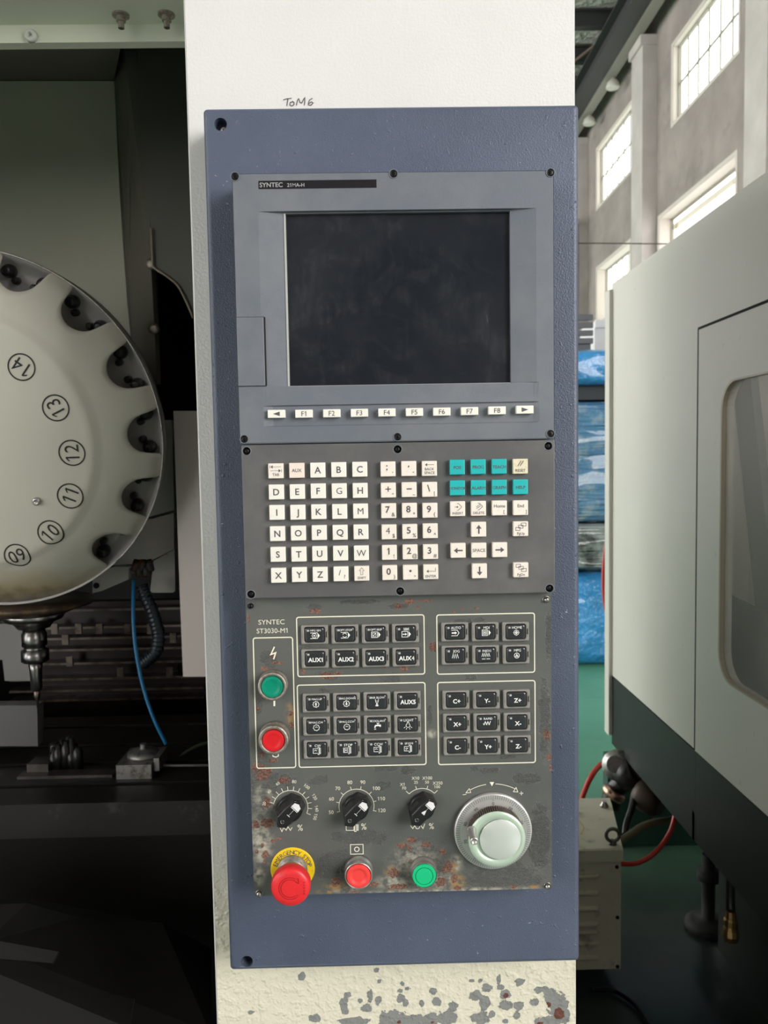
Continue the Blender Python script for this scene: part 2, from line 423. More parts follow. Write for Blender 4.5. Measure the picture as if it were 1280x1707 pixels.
# ================================================================ shared small parts
def counterbores(L, d, r=.0036, depth=.006):
    c = MB()
    for a, b in L:
        p = P(a, b, d); c.lathe(V(p.x, d+depth, p.z), [(r, 0), (r, depth+.02)], n=24, smooth=False)
    return c
def screw(parent, a, b, d, r=.0036, mt='screw_black', depth=.004, flat=False):
    p = P(a, b, d); g = MB(); y = d+depth
    if flat:
        y = d+.0002; g.lathe(V(p.x, d+.0006, p.z), [(r, 0), (r, .0005), (r*.8, .0005), (r*.78, .0003), (r*.6, .0006), (.0001, .0007)], n=22)
        y = d+.0029-.0012
    else: g.lathe(V(p.x, y, p.z), [(r*.85, 0), (r*.85, .0015), (r*.55, .0026), (0.0001, .0029)], n=18)
    for k in (0, 1):
        q = math.radians(35+90*k); c_, s_ = math.cos(q), math.sin(q)
        g.slab([V(p.x+u*c_-v*s_, y-.0027, p.z+u*s_+v*c_) for u, v in ((-r*.45, -.00028), (r*.45, -.00028), (r*.45, .00028), (-r*.45, .00028))], (0, -.0003, 0))
    # bright ring round the countersink
    g2 = MB(); g2.lathe(V(p.x, d+.00005, p.z), [(r*1.0, 0), (r*1.22, 0), (r*1.22, .0002), (r*1.02, .0003), (r*1.0, 0)], n=24, cap0=False, cap1=False)
    s_ = g.build('screw', M[mt], parent); g2.build('countersink', M['module'] if mt == 'screw_black' else M['steel'], s_)
    return s_

# ================================================================ display unit
dx0, dx1 = P(393, 513, D0).x, P(923.5, 508, D0).x
dz1, dz0 = P(650, 286.6, D0).z, P(660, 736.2, D0).z
t = thing('display_unit', 'grey display unit with dark screen and ten soft keys, upper module on the console', 'monitor', V((dx0+dx1)/2, YH, dz0))
X = lambda a: P(a, 500, D0).x
Zp = lambda b: P(660, b, D0).z
gx = sorted([dx0, dx0+.0012, X(428), X(434), X(440), X(450), X(475.5), X(477.5), X(478.3), X(560), X(652), X(760), X(852), X(852.8), X(872), X(888), X(894), X(898), X(908), dx1-.0012, dx1])
gz = sorted([dz0, dz0+.0012, Zp(708), Zp(706.5), Zp(690), Zp(674.5), Zp(672.5), Zp(666), Zp(641), Zp(640.2), Zp(560), Zp(450), Zp(352.0), Zp(350.8), Zp(349.5), dz1-.0012, dz1])
sx0, sx1, sz1, sz0 = X(477.5), X(852.0), Zp(352.0), Zp(641)
def ramp01(x, a, b): return max(0, min(1, (x-a)/(b-a)))
def dep(x, z):
    y = 0.0
    if z <= Zp(350.8)+1e-7 and z >= sz0-1e-7:      # sloping side flanks of the screen recess
        y = .0042*max(ramp01(x, X(434), X(475.5))*(x <= sx0+1e-7), ramp01(x, X(894), X(852.8))*(x >= sx1-1e-7))
        if sx0-1e-7 <= x <= sx1+1e-7: y = .0042
    if abs(z-sz0) < 1e-6 and True: y = min(y, .0042) if not (sx0 <= x <= sx1) else .0042
    if z <= Zp(640.9) and z >= Zp(672.5)-1e-6: y = .0012*ramp01(z, Zp(672.5), Zp(641))*ramp01(x, X(434), X(450))*ramp01(x, X(898), X(888))
    if Zp(707) <= z <= Zp(674)+1e-6: y = .0022*ramp01(x, X(434), X(450))*ramp01(x, X(898), X(888))
    return y
g = MB(); ny = len(gz); nx = len(gx)
edge = lambda x, z: .0010 if (x in (dx0, dx1) or z in (dz0, dz1)) else 0
g.grid(gx, gz, lambda x, z: (x, D0+dep(x, z)+edge(x, z), z))
# drop the faces over the glass, then line the opening
keep = []
for f_ in g.f:
    cx = sum(g.v[i].x for i in f_)/4; cz = sum(g.v[i].z for i in f_)/4
    if not (sx0 < cx < sx1 and sz0 < cz < sz1): keep.append(f_)
g.f = keep; g.mi = g.mi[:len(keep)]; g.sm = g.sm[:len(keep)]
GY = D0+.0085
ring = [(sx0, sz0), (sx1, sz0), (sx1, sz1), (sx0, sz1)]
g.loft([[V(x, D0+.0040 if z == sz1 or True else D0, z) for x, z in ring], [V(x, GY, z) for x, z in ring]], cap0=False, cap1=False)
g.loft([[V(x, D0+.0005, z) for x, z in ((dx0, dz0), (dx1, dz0), (dx1, dz1), (dx0, dz1))], [V(x, YH, z) for x, z in ((dx0, dz0), (dx1, dz0), (dx1, dz1), (dx0, dz1))]], cap0=False, cap1=True)
bz = g.build('bezel', M['module'], t)
bz.modifiers.clear()
g = MB(); g.box((sx0-.002, GY-.0002, sz0-.002), (sx1+.002, GY+.002, sz1+.002))
lab(g.build('screen', M['screen'], t), 'switched off dark glass screen with smudges')
g = MB()                                             # inner edges by the glass; the light they catch is painted pale
g.box((sx0-.0011, D0+.0035, sz0), (sx0+.0006, GY-.001, sz1)); g.box((sx0, D0+.0046, sz0-.0004), (sx1, GY-.0003, sz0+.0006))
g.build('lit_screen_edge', mat('lit_edge_pale', (.42, .43, .42), .4), t)
dscr = [(391.5, 294), (656, 289.5), (917.5, 287.5), (407, 732), (662.5, 728.3), (917.5, 723)]
for k, (a, b) in enumerate(dscr): screw(t, a, b, D0-.0004, flat=True)
# name plate
a = P(431, 301.5, D0); b = P(628, 313.5, D0)
g = MB(); xa, xb = P(431, 307, D0).x, P(628, 306, D0).x; zt, zl = P(529, 300.5, D0).z, P(529, 314, D0).z
g.rbox(xa, xb, zl, zt, D0+.0005, D0-.0006, .0006, .0002)
npl = lab(g.build('name_plate', mat('plate_black', (.010, .009, .012), .3), t), 'long black name plate with grey lettering')
g = MB(); f = fnY(D0-.0008); p = P(452, 308.6, D0); g.text('SYNTEC', p.x, p.z, 7*px, f, bold=.02, sx=1.02)
p = P(493, 308.8, D0); g.text('21MA-H', p.x, p.z, 5.6*px, f, bold=.02)
g.build('lettering', mat('grey_print', (.34, .34, .35), .5), npl)
# card slot flap
fx0, fx1, fz1, fz0 = dx0+.0004, P(442, 590, D0).x, P(420, 529, D0).z, P(420, 643.5, D0).z
g = MB(); g.rbox(fx0, fx1-.0006, fz0, fz1, D0+.003, D0-.0014, .0005, .0004)
lab(g.build('card_slot_flap', M['module'], t), 'narrow vertical flap left of the screen')
g = MB(); g.box((fx1-.0004, D0-.0002, fz0), (fx1+.0009, D0+.001, fz1)); g.box((fx0, D0-.0003, fz1), (fx1, D0+.001, fz1+.0005)); g.box((fx0, D0-.0003, fz0-.0005), (fx1, D0+.001, fz0))
g.build('flap_gap', M['hole'], t)
# soft keys
sk = [('<', 460.8, 690), ('F1', 506.6, 689.7), ('F2', 553, 689), ('F3', 599, 688.3), ('F4', 644.8, 687.6), ('F5', 690.7, 687), ('F6', 736.3, 686.3), ('F7', 782.6, 685.4), ('F8', 828.4, 684.3), ('>', 874.7, 683)]
kz = P(667, 687.2, D0).z
g = MB(); g.rbox(-.0082, .0082, -.0038, .0038, 0, -.0062, .0004, .0005)
me0 = None
for s_, a, b in sk:
    p = P(a, b, D0-.003); p.z = kz if False else p.z
    if me0 is None:
        k = MB(); k.v = [v+V(p.x, D0+.0021, p.z) for v in g.v]; k.f, k.mi, k.sm = g.f, g.mi, g.sm
        k0 = k.build('soft_key', M['key_ivory'], t); me0 = (k0, V(p.x, D0+.0021, p.z)); ko = k0
    else:
        ko = me0[0].copy(); C.objects.link(ko); ko.location = V(p.x, D0+.0021, p.z)-me0[1]
    l = MB(); f = lambda x, z: (x+me0[1].x, D0-.0042-.00012+.0, z+me0[1].z)
    if s_ in '<>':
        q = 1 if s_ == '>' else -1; l.add([f(-.0032*q, .0021), f(-.0032*q, -.0021), f(.0032*q, 0)], [(0, 1, 2)])
        if s_ == '>': lab(ko, 'soft key with a right arrow')
        else: lab(ko, 'soft key with a left arrow')
    else: l.text(s_, 0, 0, .0045, f, bold=.003); ko['label'] = 'soft key '+s_
    lo = l.build('legend', M['ink'], t); lo.parent = ko; lo.location = (0, 0, 0)

# ================================================================ keyboard unit
kx0, kx1 = P(405.5, 870, D0).x, P(924.7, 862, D0).x
kz1, kz0 = P(660, 737.6, D0).z, P(667, 993.2, D0).z
t = thing('keyboard_unit', 'dark grey keyboard unit with cream and teal square keys below the screen', 'keyboard', V((kx0+kx1)/2, YH, kz0))
g = MB(); g.rbox(kx0, kx1, kz0, kz1, YH, D0, .0012, .0009)
fp = g.build('faceplate', M['keyboard'], t)
kscr = [(410.9, 752), (662.6, 748.9), (914, 743.5), (418.2, 991), (666.9, 985.6), (916, 981)]
pairs.append((fp, cut(fp, counterbores(kscr, D0, .0038, .0045))))
for a, b in kscr: screw(t, a, b, D0, .0038, depth=.0042)
colL = [461.7, 496.6, 531.5, 566.4, 601.3]; colN = [648.2, 682.8, 717.0]; colF = [763.2, 797.9, 832.8, 868.0]
KY = D0-.0052
cx = lambda a: P(a, 870, KY).x
rowz = [P(531.5, b, KY).z for b in (783.6, 818.7, 853.4, 888.3, 923.2, 957.8)]
def rowF(i): return P(815, (778.0, 812.7, 847.5, 882.3, 917.0, 951.5)[i], KY).z
def rowN(i): return P(682, (781.4, 816.5, 851.2, 886.0, 920.4, 954.2)[i], KY).z
hk = 12.5*(KY/F)                                     # half key
AR = [(-.62, 0), (.62, 0)]
def arrow(rot, L=.55, wd=.16, hd=.36, ox=0, oy=0):
    c_, s_ = math.cos(rot), math.sin(rot)
    pts = [(-L, -wd/2), (L-hd, -wd/2), (L-hd, -hd*.75), (L, 0), (L-hd, hd*.75), (L-hd, wd/2), (-L, wd/2)]
    return ('p', [(x*c_-y*s_+ox, x*s_+y*c_+oy) for x, y in pts])
def sq(cx_, cy_, a, b): return ('c', [(cx_-a, cy_-b), (cx_+a, cy_-b), (cx_+a, cy_+b), (cx_-a, cy_+b)], .07)
KEYS = []
def K(col, row, z, matn, leg, label): KEYS.append((col, z, matn, leg, label))
L1 = ['ABC', 'DEFGH', 'IJKLM', 'NOPQR', 'STUVW', 'XYZ']
T = lambda s_, x=0, y=0, h=.62, b=.012: ('t', s_, x, y, h, b)
K(cx(colL[0]), 0, rowz[0], 'key_cream', [('l', [(-.75, .72), (-.75, .36)], .06), arrow(PI, .7, .05, .3, .02, .54), ('l', [(.78, .2), (.78, -.16)], .06), arrow(0, .7, .05, .3, -.02, .02), T('TAB', 0, -.5, .34)], 'key TAB with two arrows')
K(cx(colL[1]), 0, rowz[0], 'key_peach', [T('AUX', 0, 0, .42)], 'peach key AUX')
for r_, s_ in enumerate(L1):
    for c_, ch in enumerate(s_):
        K(cx(colL[c_+(2 if r_ == 0 else 0)]), r_, rowz[r_], 'key_ivory', [T(ch, 0, 0, .84, .016)], 'key '+ch)
K(cx(colL[3]), 5, rowz[5], 'key_ivory', [T('/', -.15, .2, .7), T('?', .5, -.35, .5)], 'key slash and question mark')
K(cx(colL[4]), 5, rowz[5], 'key_cream', [('c', [(0, .8), (-.32, .4), (-.15, .4), (-.15, -.15), (.15, -.15), (.15, .4), (.32, .4)], .05), T('SHIFT', 0, -.58, .32)], 'key SHIFT')
NP = [((';', ':'), (',', '<'), None), (('+', '='), ('-', '_'), ('\\', '|')), (('7', '&'), ('8', '*'), ('9', '(')), (('4', '$'), ('5', '%'), ('6', '^')), (('1', '!'), ('2', '@'), ('3', '#')), (('0', ')'), ('.', '>'), None)]
for r_, row in enumerate(NP):
    for c_, q in enumerate(row):
        if q is None: continue
        a, b = q; leg = [T(a, -.15, .18, .84, .024)] if a not in '.-;,+' else {'.': [('d', 0, .2, .17)], '-': [('l', [(-.35, .1), (.35, .1)], .17)], ';': [('d', -.15, .42, .1), ('l', [(-.12, .05), (-.2, -.2)], .16)], ',': [('l', [(0, .4), (-.08, .15)], .16)], '+': [('l', [(-.42, .15), (.36, .15)], .13), ('l', [(-.03, .5), (-.03, -.2)], .13)]}[a]
        K(cx(colN[c_]), r_, rowN(r_), 'key_cream', leg+[T(b, .6, -.5, .5 if b not in '_=<>:' else .36, .01) if b not in '_:' else (('l', [(.45, -.7), (.75, -.7)], .08) if b == '_' else ('d', .62, -.45, .07))], 'number pad key '+a+' and '+b)
K(cx(colN[2]), 0, rowN(0), 'key_cream', [arrow(PI, .6, .06, .3, 0, .5), T('BACK', 0, -.08, .34), T('SPACE', 0, -.58, .34)], 'key BACK SPACE')
K(cx(colN[2]), 5, rowN(5), 'key_cream', [arrow(PI, .55, .06, .3, -.05, .1), ('l', [(.5, .1), (.62, .1), (.62, .55)], .06), T('ENTER', 0, -.58, .34)], 'key ENTER')
for r_, c_, s_ in ((0, 0, 'POS'), (0, 1, 'PROG'), (0, 2, 'TEACH'), (1, 0, 'MONITOR'), (1, 1, 'ALARM'), (1, 2, 'GRAPH'), (1, 3, 'HELP')):
    K(cx(colF[c_]), r_, rowF(r_), 'key_teal', [T(s_, 0, -.05, .40 if len(s_) < 6 else .34, .02)], 'teal key '+s_)
K(cx(colF[3]), 0, rowF(0), 'key_yellow', [('l', [(-.35, .05), (.1, .75)], .1), ('l', [(-.05, .05), (.4, .75)], .1), T('RESET', 0, -.55, .36)], 'yellowed key RESET')
dia = [(-.1, .7), (.1, .7), (.5, .3), (.5, .2), (.05, -.2), (-.1, -.2)]
K(cx(colF[0]), 2, rowF(2), 'key_cream', [('l', dia, .07), arrow(0, .25, .07, .22, -.15, .25), T('INSERT', 0, -.6, .32)], 'key INSERT')
K(cx(colF[1]), 2, rowF(2), 'key_cream', [('l', dia, .07), ('l', [(-.3, .2), (.2, .55)], .07), ('l', [(-.3, -.02), (.3, .35)], .07), T('DELETE', 0, -.6, .32)], 'key DELETE')
K(cx(colF[2]), 2, rowF(2), 'key_cream', [T('Home', 0, .28, .42), T('[', .6, -.5, .4)], 'key Home')
K(cx(colF[3]), 2, rowF(2), 'key_cream', [T('End', 0, .28, .42), T(']', .72, -.5, .4)], 'key End')
K(cx(colF[1]), 3, rowF(3), 'key_cream', [arrow(PI/2, .6, .2, .5)], 'key up arrow')
K(cx(colF[1])+.0004, 5, rowF(5), 'key_cream', [arrow(-PI/2, .6, .2, .5)], 'key down arrow')
K(cx(colF[0]), 4, rowF(4), 'key_cream', [arrow(PI, .6, .2, .5)], 'key left arrow')
K(cx(colF[2]), 4, rowF(4), 'key_cream', [arrow(0, .6, .2, .5)], 'key right arrow')
K(cx(colF[1]), 4, rowF(4), 'key_cream', [T('SPACE', 0, 0, .42)], 'key SPACE')
K(cx(colF[3]), 3, rowF(3), 'key_cream', [sq(-.4, .0, .28, .2), sq(0, .3, .3, .2), sq(.38, .58, .32, .2), T('PgUp', 0, -.62, .34)], 'key PgUp')
K(cx(colF[3]), 5, rowF(5), 'key_cream', [sq(-.38, .58, .3, .2), sq(0, .3, .3, .2), sq(.38, .0, .32, .2), T('PgDn', 0, -.62, .34)], 'key PgDn')
def draw(l, leg, cx_, cz_, k, y):
    f = lambda x, z: (cx_+x*k, y, cz_+z*k)
    for q in leg:
        if q[0] == 't': l.text(q[1], q[2], q[3], q[4], f, bold=q[5])
        elif q[0] == 'l': l.stroke(q[1], q[2], f)
        elif q[0] == 'c': l.stroke(q[1], q[2], f, closed=True)
        elif q[0] == 'p': l.add([f(*p) for p in q[1]], [tuple(range(len(q[1])))])
        elif q[0] == 'd': l.add([f(q[1]+q[3]*math.cos(a*PI/6), q[2]+q[3]*math.sin(a*PI/6)) for a in range(12)], [tuple(range(12))])
        elif q[0] == 'o': l.stroke([(q[1]+q[3]*math.cos(a*PI/10), q[2]+q[3]*math.sin(a*PI/10)) for a in range(20)], q[4], f, closed=True)
kg = MB(); kg.rbox(-hk, hk, -hk, hk, 0, KY-D0-.0003, .0006, .0007)
protos = {}
random.seed(3)
for X_, z_, mn, leg, lb in KEYS:
    z_ += random.uniform(-.0002, .0002)
    ctr = V(X_, D0+.0003, z_)
    if mn not in protos:
        k = MB(); k.v = [v+ctr for v in kg.v]; k.f, k.mi, k.sm = kg.f, kg.mi, kg.sm
        ko = k.build('key', M[mn], t); protos[mn] = (ko, ctr)
    else:
        p0, c0 = protos[mn]; ko = p0.copy(); C.objects.link(ko); ko.location = ctr-c0
    lab(ko, lb); c0 = protos[mn][1]
    l = MB(); draw(l, leg, c0.x, c0.z, hk, KY-.00012)
    lo = l.build('legend', M['ink'], t); lo.parent = ko; lo.location = (0, 0, 0)
# ================================================================ button panel
PY = D0+.012                                         # plate face (the modules above stand a little prouder)
bx0, bx1 = P(416, 1240, PY).x, P(919.3, 1240, PY).x
bz1, bz0 = P(665, 990, PY).z, P(670, 1487.3, PY).z
t = thing('button_panel', 'grey rusted and blistered machine panel with push buttons, knobs and handwheel below the keyboard', 'control panel', V((bx0+bx1)/2, YH, bz0))
def Q(a, b, h=0): return P(a, b, PY-h)
xs = seq(bx0, bx1, .0010); zs = seq(bz0, bz1, .0010)
rust = blobs([(440, 1290, 18, 16), (472, 1300, 14, 8), (447, 1372, 15, 13), (445, 1338, 10, 12), (426, 1376, 10, 8), (437, 1410, 6, 6), (442, 1424, 7, 9), (441, 1438, 4, 6),
    (428, 1419, 4, 5), (430, 1280, 14, 12), (455, 1402, 6, 4), (466, 1398, 8, 5), (545, 1126, 17, 9), (565, 1123, 10, 7), (525, 1019, 13, 6), (663, 1012, 8, 8), (682, 1003, 12, 7), (705, 1002, 20, 3),
    (720, 1078, 11, 10), (911, 1225, 8, 12), (915, 1262, 6, 8), (919, 1280, 5, 7), (455, 1092, 10, 5), (462, 1105, 16, 4), (440, 1115, 8, 5), (436, 1258, 6, 6), (455, 1268, 12, 6),
    (685, 1400, 12, 8), (670, 1409, 12, 7), (710, 1408, 14, 7), (738, 1420, 8, 8), (683, 1414, 5, 7), (657, 1455, 14, 12), (620, 1475, 18, 6), (590, 1488, 14, 4), (660, 1478, 22, 7), (745, 1445, 12, 14),
    (756, 1465, 8, 10), (560, 1470, 12, 10), (735, 1470, 12, 12), (855, 1478, 6, 5), (762, 1480, 8, 6), (697, 1012, 4), (770, 1015, 4, 3), (756, 1020, 4, 3), (795, 1014, 6, 3), (430, 1180, 6, 5),
    (674, 1114, 10, 6), (640, 1110, 5, 4), (483, 1190, 8, 6), (486, 1210, 5, 8), (414, 1030, 3, 14), (505, 1120, 6)], PY)
blis = blobs([(440, 1330, 36, 110), (560, 1440, 50, 40), (600, 1395, 70, 20), (470, 1300, 30, 18), (530, 1300, 24, 14), (700, 1440, 70, 60), (840, 1460, 100, 34), (900, 1400, 26, 90), (908, 1200, 14, 90),
    (914, 1060, 8, 60), (880, 1298, 32, 14), (866, 1296, 18, 12), (815, 1285, 24, 9), (650, 1132, 26, 14), (546, 1126, 30, 14), (784, 1128, 14, 12), (725, 1080, 14, 14), (664, 1010, 26, 8), (600, 1003, 60, 6),
    (448, 1100, 22, 22), (438, 1260, 20, 22), (490, 1195, 12, 30), (520, 1080, 40, 5), (770, 1035, 26, 5), (800, 1033, 14, 4), (645, 1280, 30, 10), (680, 1285, 20, 10), (845, 1262, 20, 6), (540, 1152, 12, 10),
    (716, 1190, 6, 22), (790, 1282, 14, 8), (640, 1310, 20, 12), (430, 1180, 12, 22), (520, 1012, 20, 8)], PY)
bare = blobs([(690, 1440, 44, 40), (660, 1470, 40, 16), (740, 1470, 24, 18), (720, 1223, 9, 9), (430, 1460, 14, 20), (436, 1400, 22, 60), (800, 1484, 110, 6), (700, 1486, 120, 6), (575, 1484, 30, 6), (440, 1330, 20, 30), (760, 1440, 14, 18)], PY)
och = blobs([(558, 1478, 22, 12), (763, 1470, 16, 14), (545, 1486, 20, 5), (856, 1479, 8, 5), (890, 1478, 10, 4), (756, 1448, 10, 12), (650, 1452, 12, 10), (484, 1190, 10, 20)], PY)
g = MB(); at = {'rust': [], 'blister': [], 'bare': [], 'ochre': []}
for z in zs:
    for x in xs:
        b = blobf(blis, x, z); at['blister'].append(b); at['rust'].append(blobf(rust, x, z)); at['bare'].append(blobf(bare, x, z)); at['ochre'].append(blobf(och, x, z))
        nz = noise.noise(V(x*330, z*330, 0))*.6+noise.noise(V(x*700, z*700, 3))*.4
        g.v.append(V(x, PY-b*.0003*nz, z))
nx = len(xs)
for j in range(len(zs)-1):
    for i in range(nx-1): g.f.append([j*nx+i, j*nx+i+1, (j+1)*nx+i+1, (j+1)*nx+i]); g.mi.append(0); g.sm.append(True)
n0 = len(g.v)
R4 = ((bx0, bz0), (bx1, bz0), (bx1, bz1), (bx0, bz1))
g.loft([[V(x, PY+.0000, z) for x, z in R4], [V(x, YH, z) for x, z in R4]], cap0=False, cap1=True)
for k in at: at[k] += [0.0]*(len(g.v)-n0)
g.attrs = at
plate = lab(g.build('plate', M['plate'], t), 'worn grey green plate with rust patches')
# printed outlines
def outline(c4, w=.0011):
    pts = [Q(a, b) for a, b in c4]; x0 = (pts[0].x+pts[3].x)/2; x1 = (pts[1].x+pts[2].x)/2; z1 = (pts[0].z+pts[1].z)/2; z0 = (pts[2].z+pts[3].z)/2
    r = .0022; L = []
    for cx_, cz_, a0 in ((x1-r, z1-r, 0), (x0+r, z1-r, 90), (x0+r, z0+r, 180), (x1-r, z0+r, 270)):
        for k in range(5): a = math.radians(a0+22.5*k); L.append((cx_+r*math.cos(a), cz_+r*math.sin(a)))
    g = MB(); g.stroke(L, w, fnY(PY-.00022), closed=True); g.build('printed_outline', M['cream_print'], t)
outline([(494.5, 1028.8), (706.3, 1025), (708, 1123.8), (496.3, 1127.5)])
outline([(495.8, 1141.8), (708.3, 1138), (710, 1274.5), (498.3, 1278.8)])
outline([(423.3, 1063.3), (488.8, 1062.5), (491.8, 1279.3), (426.8, 1280.5)])
outline([(727.9, 1024.7), (890.6, 1022.3), (891, 1120.7), (729, 1123.5)])
outline([(729.4, 1137.2), (891.6, 1134.8), (892, 1270.9), (730.9, 1274.4)])
fy = fnY(PY-.0003)
g = MB(); p = Q(452.5, 1036.8); g.text('SYNTEC', p.x, p.z, 8.2*px, fy, sx=1.05); p = Q(453.5, 1051.3); g.text('ST3030-M1', p.x, p.z, 8.2*px, fy)
lab(g.build('lettering', M['cream_print'], t), 'two printed cream lines of type lettering')
g = MB()
def ln(pts, w=.0009): g.stroke([(Q(a, b).x, Q(a, b).z) for a, b in pts], w, fy)
ln([(457.5, 1078), (451.5, 1091), (459.5, 1088), (456, 1099)], .0013)
ln([(457.3, 1168), (457.3, 1177)], .0018); ln([(454, 1256), (455, 1260.5), (460, 1262), (464, 1260), (464, 1256)], .0009)
g.build('printed_symbol', M['cream_print'], t)

# membrane buttons
def bil(q, u, v): return q[0]*(1-u)*(1-v)+q[1]*u*(1-v)+q[2]*(1-u)*v+q[3]*u*v
ARC = lambda cx_, cy_, r, a0, a1, w, n=12: ('l', [(cx_+r*math.cos(math.radians(a0+(a1-a0)*i/n)), cy_+r*math.sin(math.radians(a0+(a1-a0)*i/n))) for i in range(n+1)], w)
def top(s_, h=.34): return T(s_, .14, .62, min(h, .34 if len(s_) < 6 else .27), .008)
tip = ('p', [(.42, .32), (.72, -.08), (.42, -.48)])
fr2 = [('l', [(-.55, .3), (.42, .3)], .08), ('l', [(-.55, -.46), (.42, -.46)], .08), tip]
def gear(extra): return [('c', [((.36+(.07 if i % 4 < 2 else 0))*math.cos(i*PI/16), -.1+(.36+(.07 if i % 4 < 2 else 0))*math.sin(i*PI/16)) for i in range(32)], .07)]+extra
chuck = [('c', [(-.5, .2), (.15, .2), (.15, -.42), (-.5, -.42)], .07), ('c', [(.15, .42), (.3, .42), (.3, -.62), (.15, -.62)], .06), ('c', [(.38, .3), (.5, .3), (.5, -.5), (.38, -.5)], .06)]
zig = lambda x0, x1, n, a=.3, y=-.05: ('l', [(x0+(x1-x0)*i/n, y+(a if i % 2 else -a)) for i in range(n+1)], .08)
SPEC = {
 'MPG SIM': [top('MPG SIM', .3)]+fr2+[('o', -.02, -.08, .3, .07), ('d', -.02, -.08, .12)],
 'OPT.STOP': [top('OPT.STOP', .3)]+fr2+[ARC(-.02, -.08, .28, 20, 160, .07), ARC(-.02, -.08, .28, 200, 340, .07)],
 'OPT.SKIP': [top('OPT.SKIP', .3)]+[('c', [(-.5, .3), (.3, .3), (.3, -.46), (-.5, -.46)], .08), ('c', [(-.35, .15), (.1, .15), (.1, -.3), (-.35, -.3)], .05), ('l', [(-.35, -.3), (.1, .15)], .08), tip],
 'SBK': [top('SBK')]+[('c', [(-.5, .3), (.3, .3), (.3, -.46), (-.5, -.46)], .08), arrow(0, .3, .12, .25, -.1, -.08), tip],
 'MAG.UP': [top('MAG.UP')]+gear([arrow(PI/2, .26, .14, .25, 0, -.1)]), 'MAG.DOWN': [top('MAG.DOWN', .28)]+gear([arrow(-PI/2, .26, .14, .25, 0, -.1)]),
 'AIR BLOW': [top('AIR BLOW', .28), ('l', [(-.22, .4), (-.14, 0), (-.06, -.12), (-.06, -.3), (-.2, -.55)], .08), ('l', [(.22, .4), (.14, 0), (.06, -.12), (.06, -.3), (.2, -.55)], .08), ('l', [(-.22, .15), (.22, .15)], .05), ('p', [(-.04, -.35), (.04, -.35), (.12, -.58), (-.12, -.58)])],
 'MAG.CW': [top('MAG.CW')]+gear([ARC(0, -.16, .16, 20, 160, .07)]), 'MAG.CCW': [top('MAG.CCW', .3)]+gear([ARC(0, -.16, .16, 20, 160, .07)]),
 'COOLANT': [top('COOLANT', .3), ('p', [(-.1, .36), (.3, .36), (.3, .28), (.14, .28), (.14, .12), (.5, .12), (.5, -.2), (.3, -.2), (.3, -.1), (0, -.1), (-.2, -.14), (-.25, -.34), (-.42, -.34), (-.38, -.05), (-.2, .1), (.04, .12), (.04, .28), (-.1, .28)]), ('l', [(-.34, -.42), (-.4, -.62)], .06), ('l', [(-.22, -.42), (-.22, -.6)], .06)],
 'LIGHT': [top('LIGHT'), ARC(.05, -.12, .27, -240, 60, .07), ('l', [(-.08, .12), (-.04, .36), (.14, .36), (.18, .12)], .07), ('l', [(-.3, -.3), (-.52, -.46)], .06), ('l', [(.4, -.3), (.62, -.46)], .06), ('l', [(-.14, -.46), (-.22, -.68)], .06), ('l', [(.24, -.46), (.32, -.68)], .06)],
 'CW': [top('CW')]+chuck+[ARC(-.18, -.2, .18, 20, 160, .07)], 'STOP': [top('STOP')]+chuck+[('l', [(-.3, .05), (-.4, .05), (-.4, -.28), (-.3, -.28)], .06), ('d', -.18, -.1, .1), ('l', [(-.06, .05), (.04, .05), (.04, -.28), (-.06, -.28)], .06)],
 'CCW': [top('CCW')]+chuck+[ARC(-.18, -.2, .18, 20, 160, .07)], 'SP.M19': [top('SP.M19', .3)]+chuck+[ARC(-.18, -.2, .18, 20, 160, .07), ('l', [(-.3, -.3), (0, 0)], .06)],
 'AUTO': [top('AUTO')]+[('l', [(-.5, .3), (.3, .3), (.55, -.08), (.3, -.46), (-.5, -.46)], .08), arrow(0, .36, .18, .28, -.08, -.08)],
 'MDI': [top('MDI')]+[('c', [(-.45, .3), (.25, .3), (.25, -.46), (-.45, -.46)], .08), ('c', [(-.28, .12), (.08, .12), (.08, -.28), (-.28, -.28)], .07), ('d', -.1, -.08, .09), tip],
 'HOME': [top('HOME')]+[('o', .05, -.08, .34, .07), ('d', .05, -.08, .2), ('l', [(.05, .36), (.05, -.52)], .05), ('l', [(-.39, -.08), (.49, -.08)], .05)],
 'JOG': [top('JOG'), zig(-.42, .42, 6)], 'INJOG': [top('INJOG', .3), zig(-.55, .55, 8, .24, .05), ('l', [(-.55, -.5), (-.05, -.5)], .08), ('l', [(.08, -.5), (.58, -.5)], .08)],
 'MPG': [top('MPG')]+[('o', .05, -.1, .34, .08), ('c', [(-.1, -.22), (.2, -.22), (.05, .06)], .09)],
 'RAPID': [top('RAPID', .3), ('l', [(-.5+i*.05, .0+.22*math.sin(i*.9)*-1*(1)) for i in range(21)], .09)]}
def big(s_): return [T(s_, .08, -.1, .56, .03)]
bw, bh = 23.0*px, 16.4*px
frame_me = {}; cap_me = {}
def ringloop(hx, hz, r, y, n=4):
    L = []
    for sx_, sz_, a0 in ((1, 1, 0), (-1, 1, 90), (-1, -1, 180), (1, -1, 270)):
        for k in range(n+1): a = math.radians(a0+90*k/n); L.append(V(sx_*(hx-r)+r*math.cos(a), y, sz_*(hz-r)+r*math.sin(a)))
    return L
fm = MB(); cxh, czh = .0099, .0077
fm.loft([ringloop(bw, bh, .0012, 0), ringloop(bw, bh, .0012, -.0030), ringloop(bw-.0006, bh-.0006, .001, -.0036), ringloop(cxh+.0012, czh+.0004, .0026, -.0038), ringloop(cxh+.0002, czh+.0001, .0022, -.0032), ringloop(cxh, czh, .0022, 0)], cap0=False, cap1=False)
